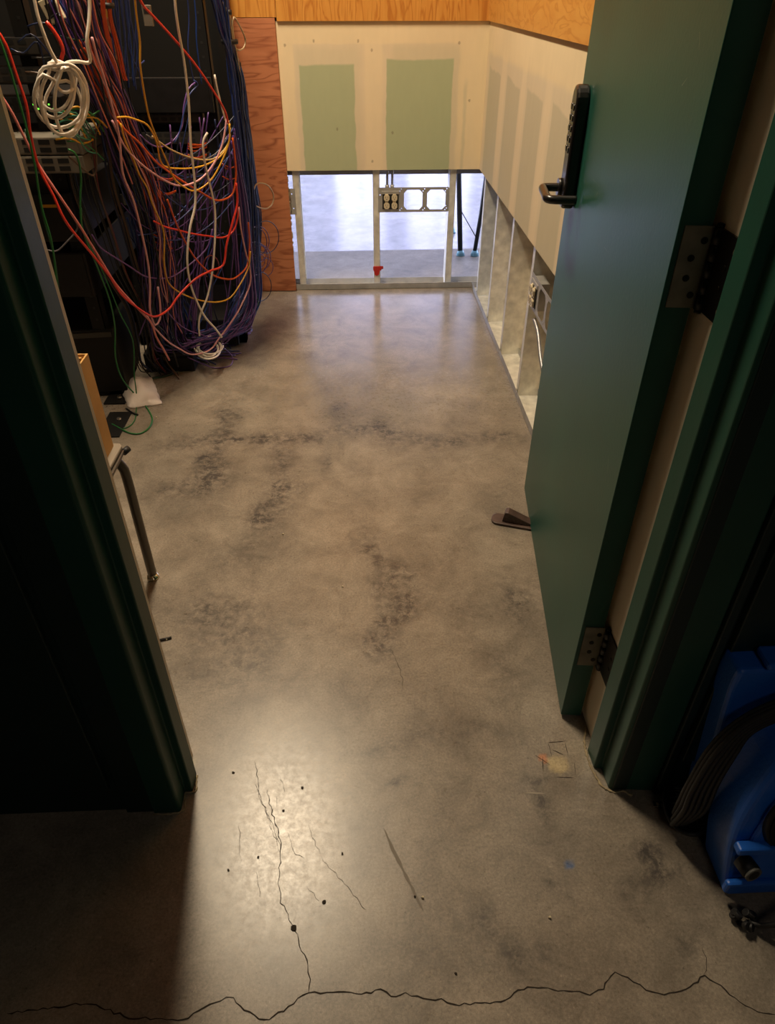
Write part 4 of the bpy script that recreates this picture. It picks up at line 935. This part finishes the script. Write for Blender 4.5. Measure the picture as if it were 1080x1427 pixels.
# power cord: wound over the drum, loose loops at the left and a plug in front
def amloc(p): return (p[0]-.86, p[1]-.67, p[2])
for k in range(13):
    s = (k % 5-2); q = k//5
    pts = [(.598+.006*s+J(.003), .690+.006*q, .040+.01*q), (.600+.010*s, .672+.010*q, .12), (.598+.010*s, .672+.008*q, .20+.006*s), (.612+.009*s, .680+.008*q, .285), (.640+.004*s, .690+.006*q, .345-.006*s), (.69, .69+.006*q, .39-.009*s), (.76, .69+.006*q, .42-.008*s), (.86, .69+.006*q, .43-.008*s), (1.0, .69+.006*q, .40-.008*s), (1.085, .69+.006*q, .30-.004*s)]
    pts = [amloc(p) for p in pts]
    MB().tube(catmull(pts, .01), .0048, 'blackrubber', 8).build('cord_turn', am)
for k in range(4):
    cc = (.622, .722); r = .022+.007*k
    pts = [amloc((cc[0]+r*math.cos(t)*.8, cc[1]+r*math.sin(t)*1.2, .006+.009*k+.004*math.sin(3*t))) for t in np.linspace(0, 2*PI, 30)]
    MB().tube(np.array(pts), .0046, 'blackrubber', 8).build('cord_loop', am)
tg = MB().box(-.010, .010, -.006, .006, 0, .003, 'blackrubber').build('plug_tag', am, loc=amloc((.590, .752, .004)))
gg = MB().box(-.006, -.001, -.003, .003, .0031, .0036, 'ivory').box(.003, .0045, -.008, .001, .0031, .0036, 'ivory').box(-.014, -.004, -.0065, -.005, .0031, .0036, 'ivory'); gg.build('printed_mark', tg)
c1 = [amloc(p) for p in ((.78, .49, .13), (.735, .485, .095), (.70, .500, .050), (.680, .510, .022), (.668, .520, .014))]
MB().tube(catmull(c1, .008), .0046, 'blackrubber', 10).build('power_cord', am)
MB().cyl(amloc((.80, .50, .145)), amloc((.765, .492, .118)), .009, 'greyrubber', n=18).build('strain_relief', am)
m = MB()
for k in range(9):
    t = k*2.2; p = (.660+.014*math.cos(t), .524+.010*math.sin(t), .010+.0035*(k % 4)); m.cyl(amloc(p), amloc((p[0]+.008*math.cos(t*1.7), p[1]+.006*math.sin(t), p[2]+.006)), .0075, 'blackrubber', n=10)
m.build('caster_plug', am, bevel=.001)

# ------------------------------------------------------------------ small floor debris
for i, (u, v, s) in enumerate(((410, 1293, .0060), (452, 1257, .0045), (395, 1130, .003), (325, 1077, .003), (421, 1098, .0035), (318, 1213, .0025), (360, 1195, .0025), (477, 1190, .0028), (578, 1250, .0025), (635, 1357, .0025))):
    p = at_z(u, v); m = MB(); pts = [(p[0]+s*random.uniform(.6, 1.1)*math.cos(t), p[1]+s*random.uniform(.6, 1.1)*math.sin(t)) for t in np.linspace(0, 2*PI, 7, endpoint=False)]
    o = m.prism(pts, .0003, .0022, 'crack').build('dark_chip'); tag(o, 'tiny dark chip lying on the bare concrete of the doorway', 'chip', 'dark chips on the floor')
for i, (u, v) in enumerate(((218, 582), (588, 1251), (765, 1279), (232, 892), (394, 745), (477, 818))):
    p = at_z(u, v, .0005); o = MB().cyl(tuple(p), (p[0]+.002, p[1], .005), .0036 if i == 0 else .0022, 'ivory', r1=.0018, n=8).build('pale_crumb'); tag(o, 'tiny pale crumb lying on the concrete', 'crumb', 'pale crumbs on the floor')
p = at_z(233, 890, .004); tag(MB().cyl((p[0]-.018, p[1]-.004, .004), (p[0]+.010, p[1]+.004, .004), .0032, 'devface', n=10).build('screw'), 'small screw on the floor near the left door frame', 'screw')

# ------------------------------------------------------------------ lights
lf_ = empty('ceiling_light', (-.61, 2.48, 3.25)); tag(lf_, 'white ceiling light over the room, out of the picture', 'ceiling light')
MB().box(-.14, .14, -.55, .55, .02, .07, 'white').build('housing', lf_, bevel=.005)
MB().box(-.12, .12, -.525, .525, .008, .019, 'lampdif').build('diffuser', lf_)
MB().cyl((0, -.2, .07), (0, -.2, .20), .006, 'zinc', n=8).build('hanger', lf_); MB().cyl((0, .2, .07), (0, .2, .20), .006, 'zinc', n=8).build('hanger', lf_)
la = bpy.data.lights.new('room_lamp', 'AREA'); la.shape = 'RECTANGLE'; la.size = .24; la.size_y = 1.05; la.energy = 100; la.color = (1.0, .82, .58)
lo = bpy.data.objects.new('room_lamp', la); COL.objects.link(lo); lo.location = (-.61, 2.48, 3.25)
# cool fill lights added at the windowless side walls of the next room
for sx in (-1, 1):
    la = bpy.data.lights.new('window_daylight', 'AREA'); la.shape = 'RECTANGLE'; la.size = 5.0; la.size_y = 2.6; la.energy = 680; la.color = (.62, .70, 1.0)
    lo = bpy.data.objects.new('window_daylight', la); COL.objects.link(lo); lo.location = (sx*6.35, 7.5, 1.9); lo.rotation_euler = (0, sx*PI/2, 0); lo.rotation_euler = (PI/2, 0, sx*PI/2)
# dim unseen fill light added behind the camera to lift the corridor side
la = bpy.data.lights.new('corridor_fill', 'AREA'); la.shape = 'RECTANGLE'; la.size = .5; la.size_y = .5; la.energy = 4.4; la.color = (1.0, .88, .74)
lo = bpy.data.objects.new('corridor_fill', la); COL.objects.link(lo); lo.location = (.5, -1.3, 2.55)

w = bpy.data.worlds.new('world'); S.world = w; w.use_nodes = True
w.node_tree.nodes['Background'].inputs[0].default_value = (.6, .7, 1, 1); w.node_tree.nodes['Background'].inputs[1].default_value = .3
S.cycles.diffuse_bounces = 6
S.view_settings.view_transform = 'Standard'; S.view_settings.look = 'None'; S.view_settings.exposure = 0.0; S.view_settings.gamma = 1.0
S.view_settings.use_curve_mapping = False
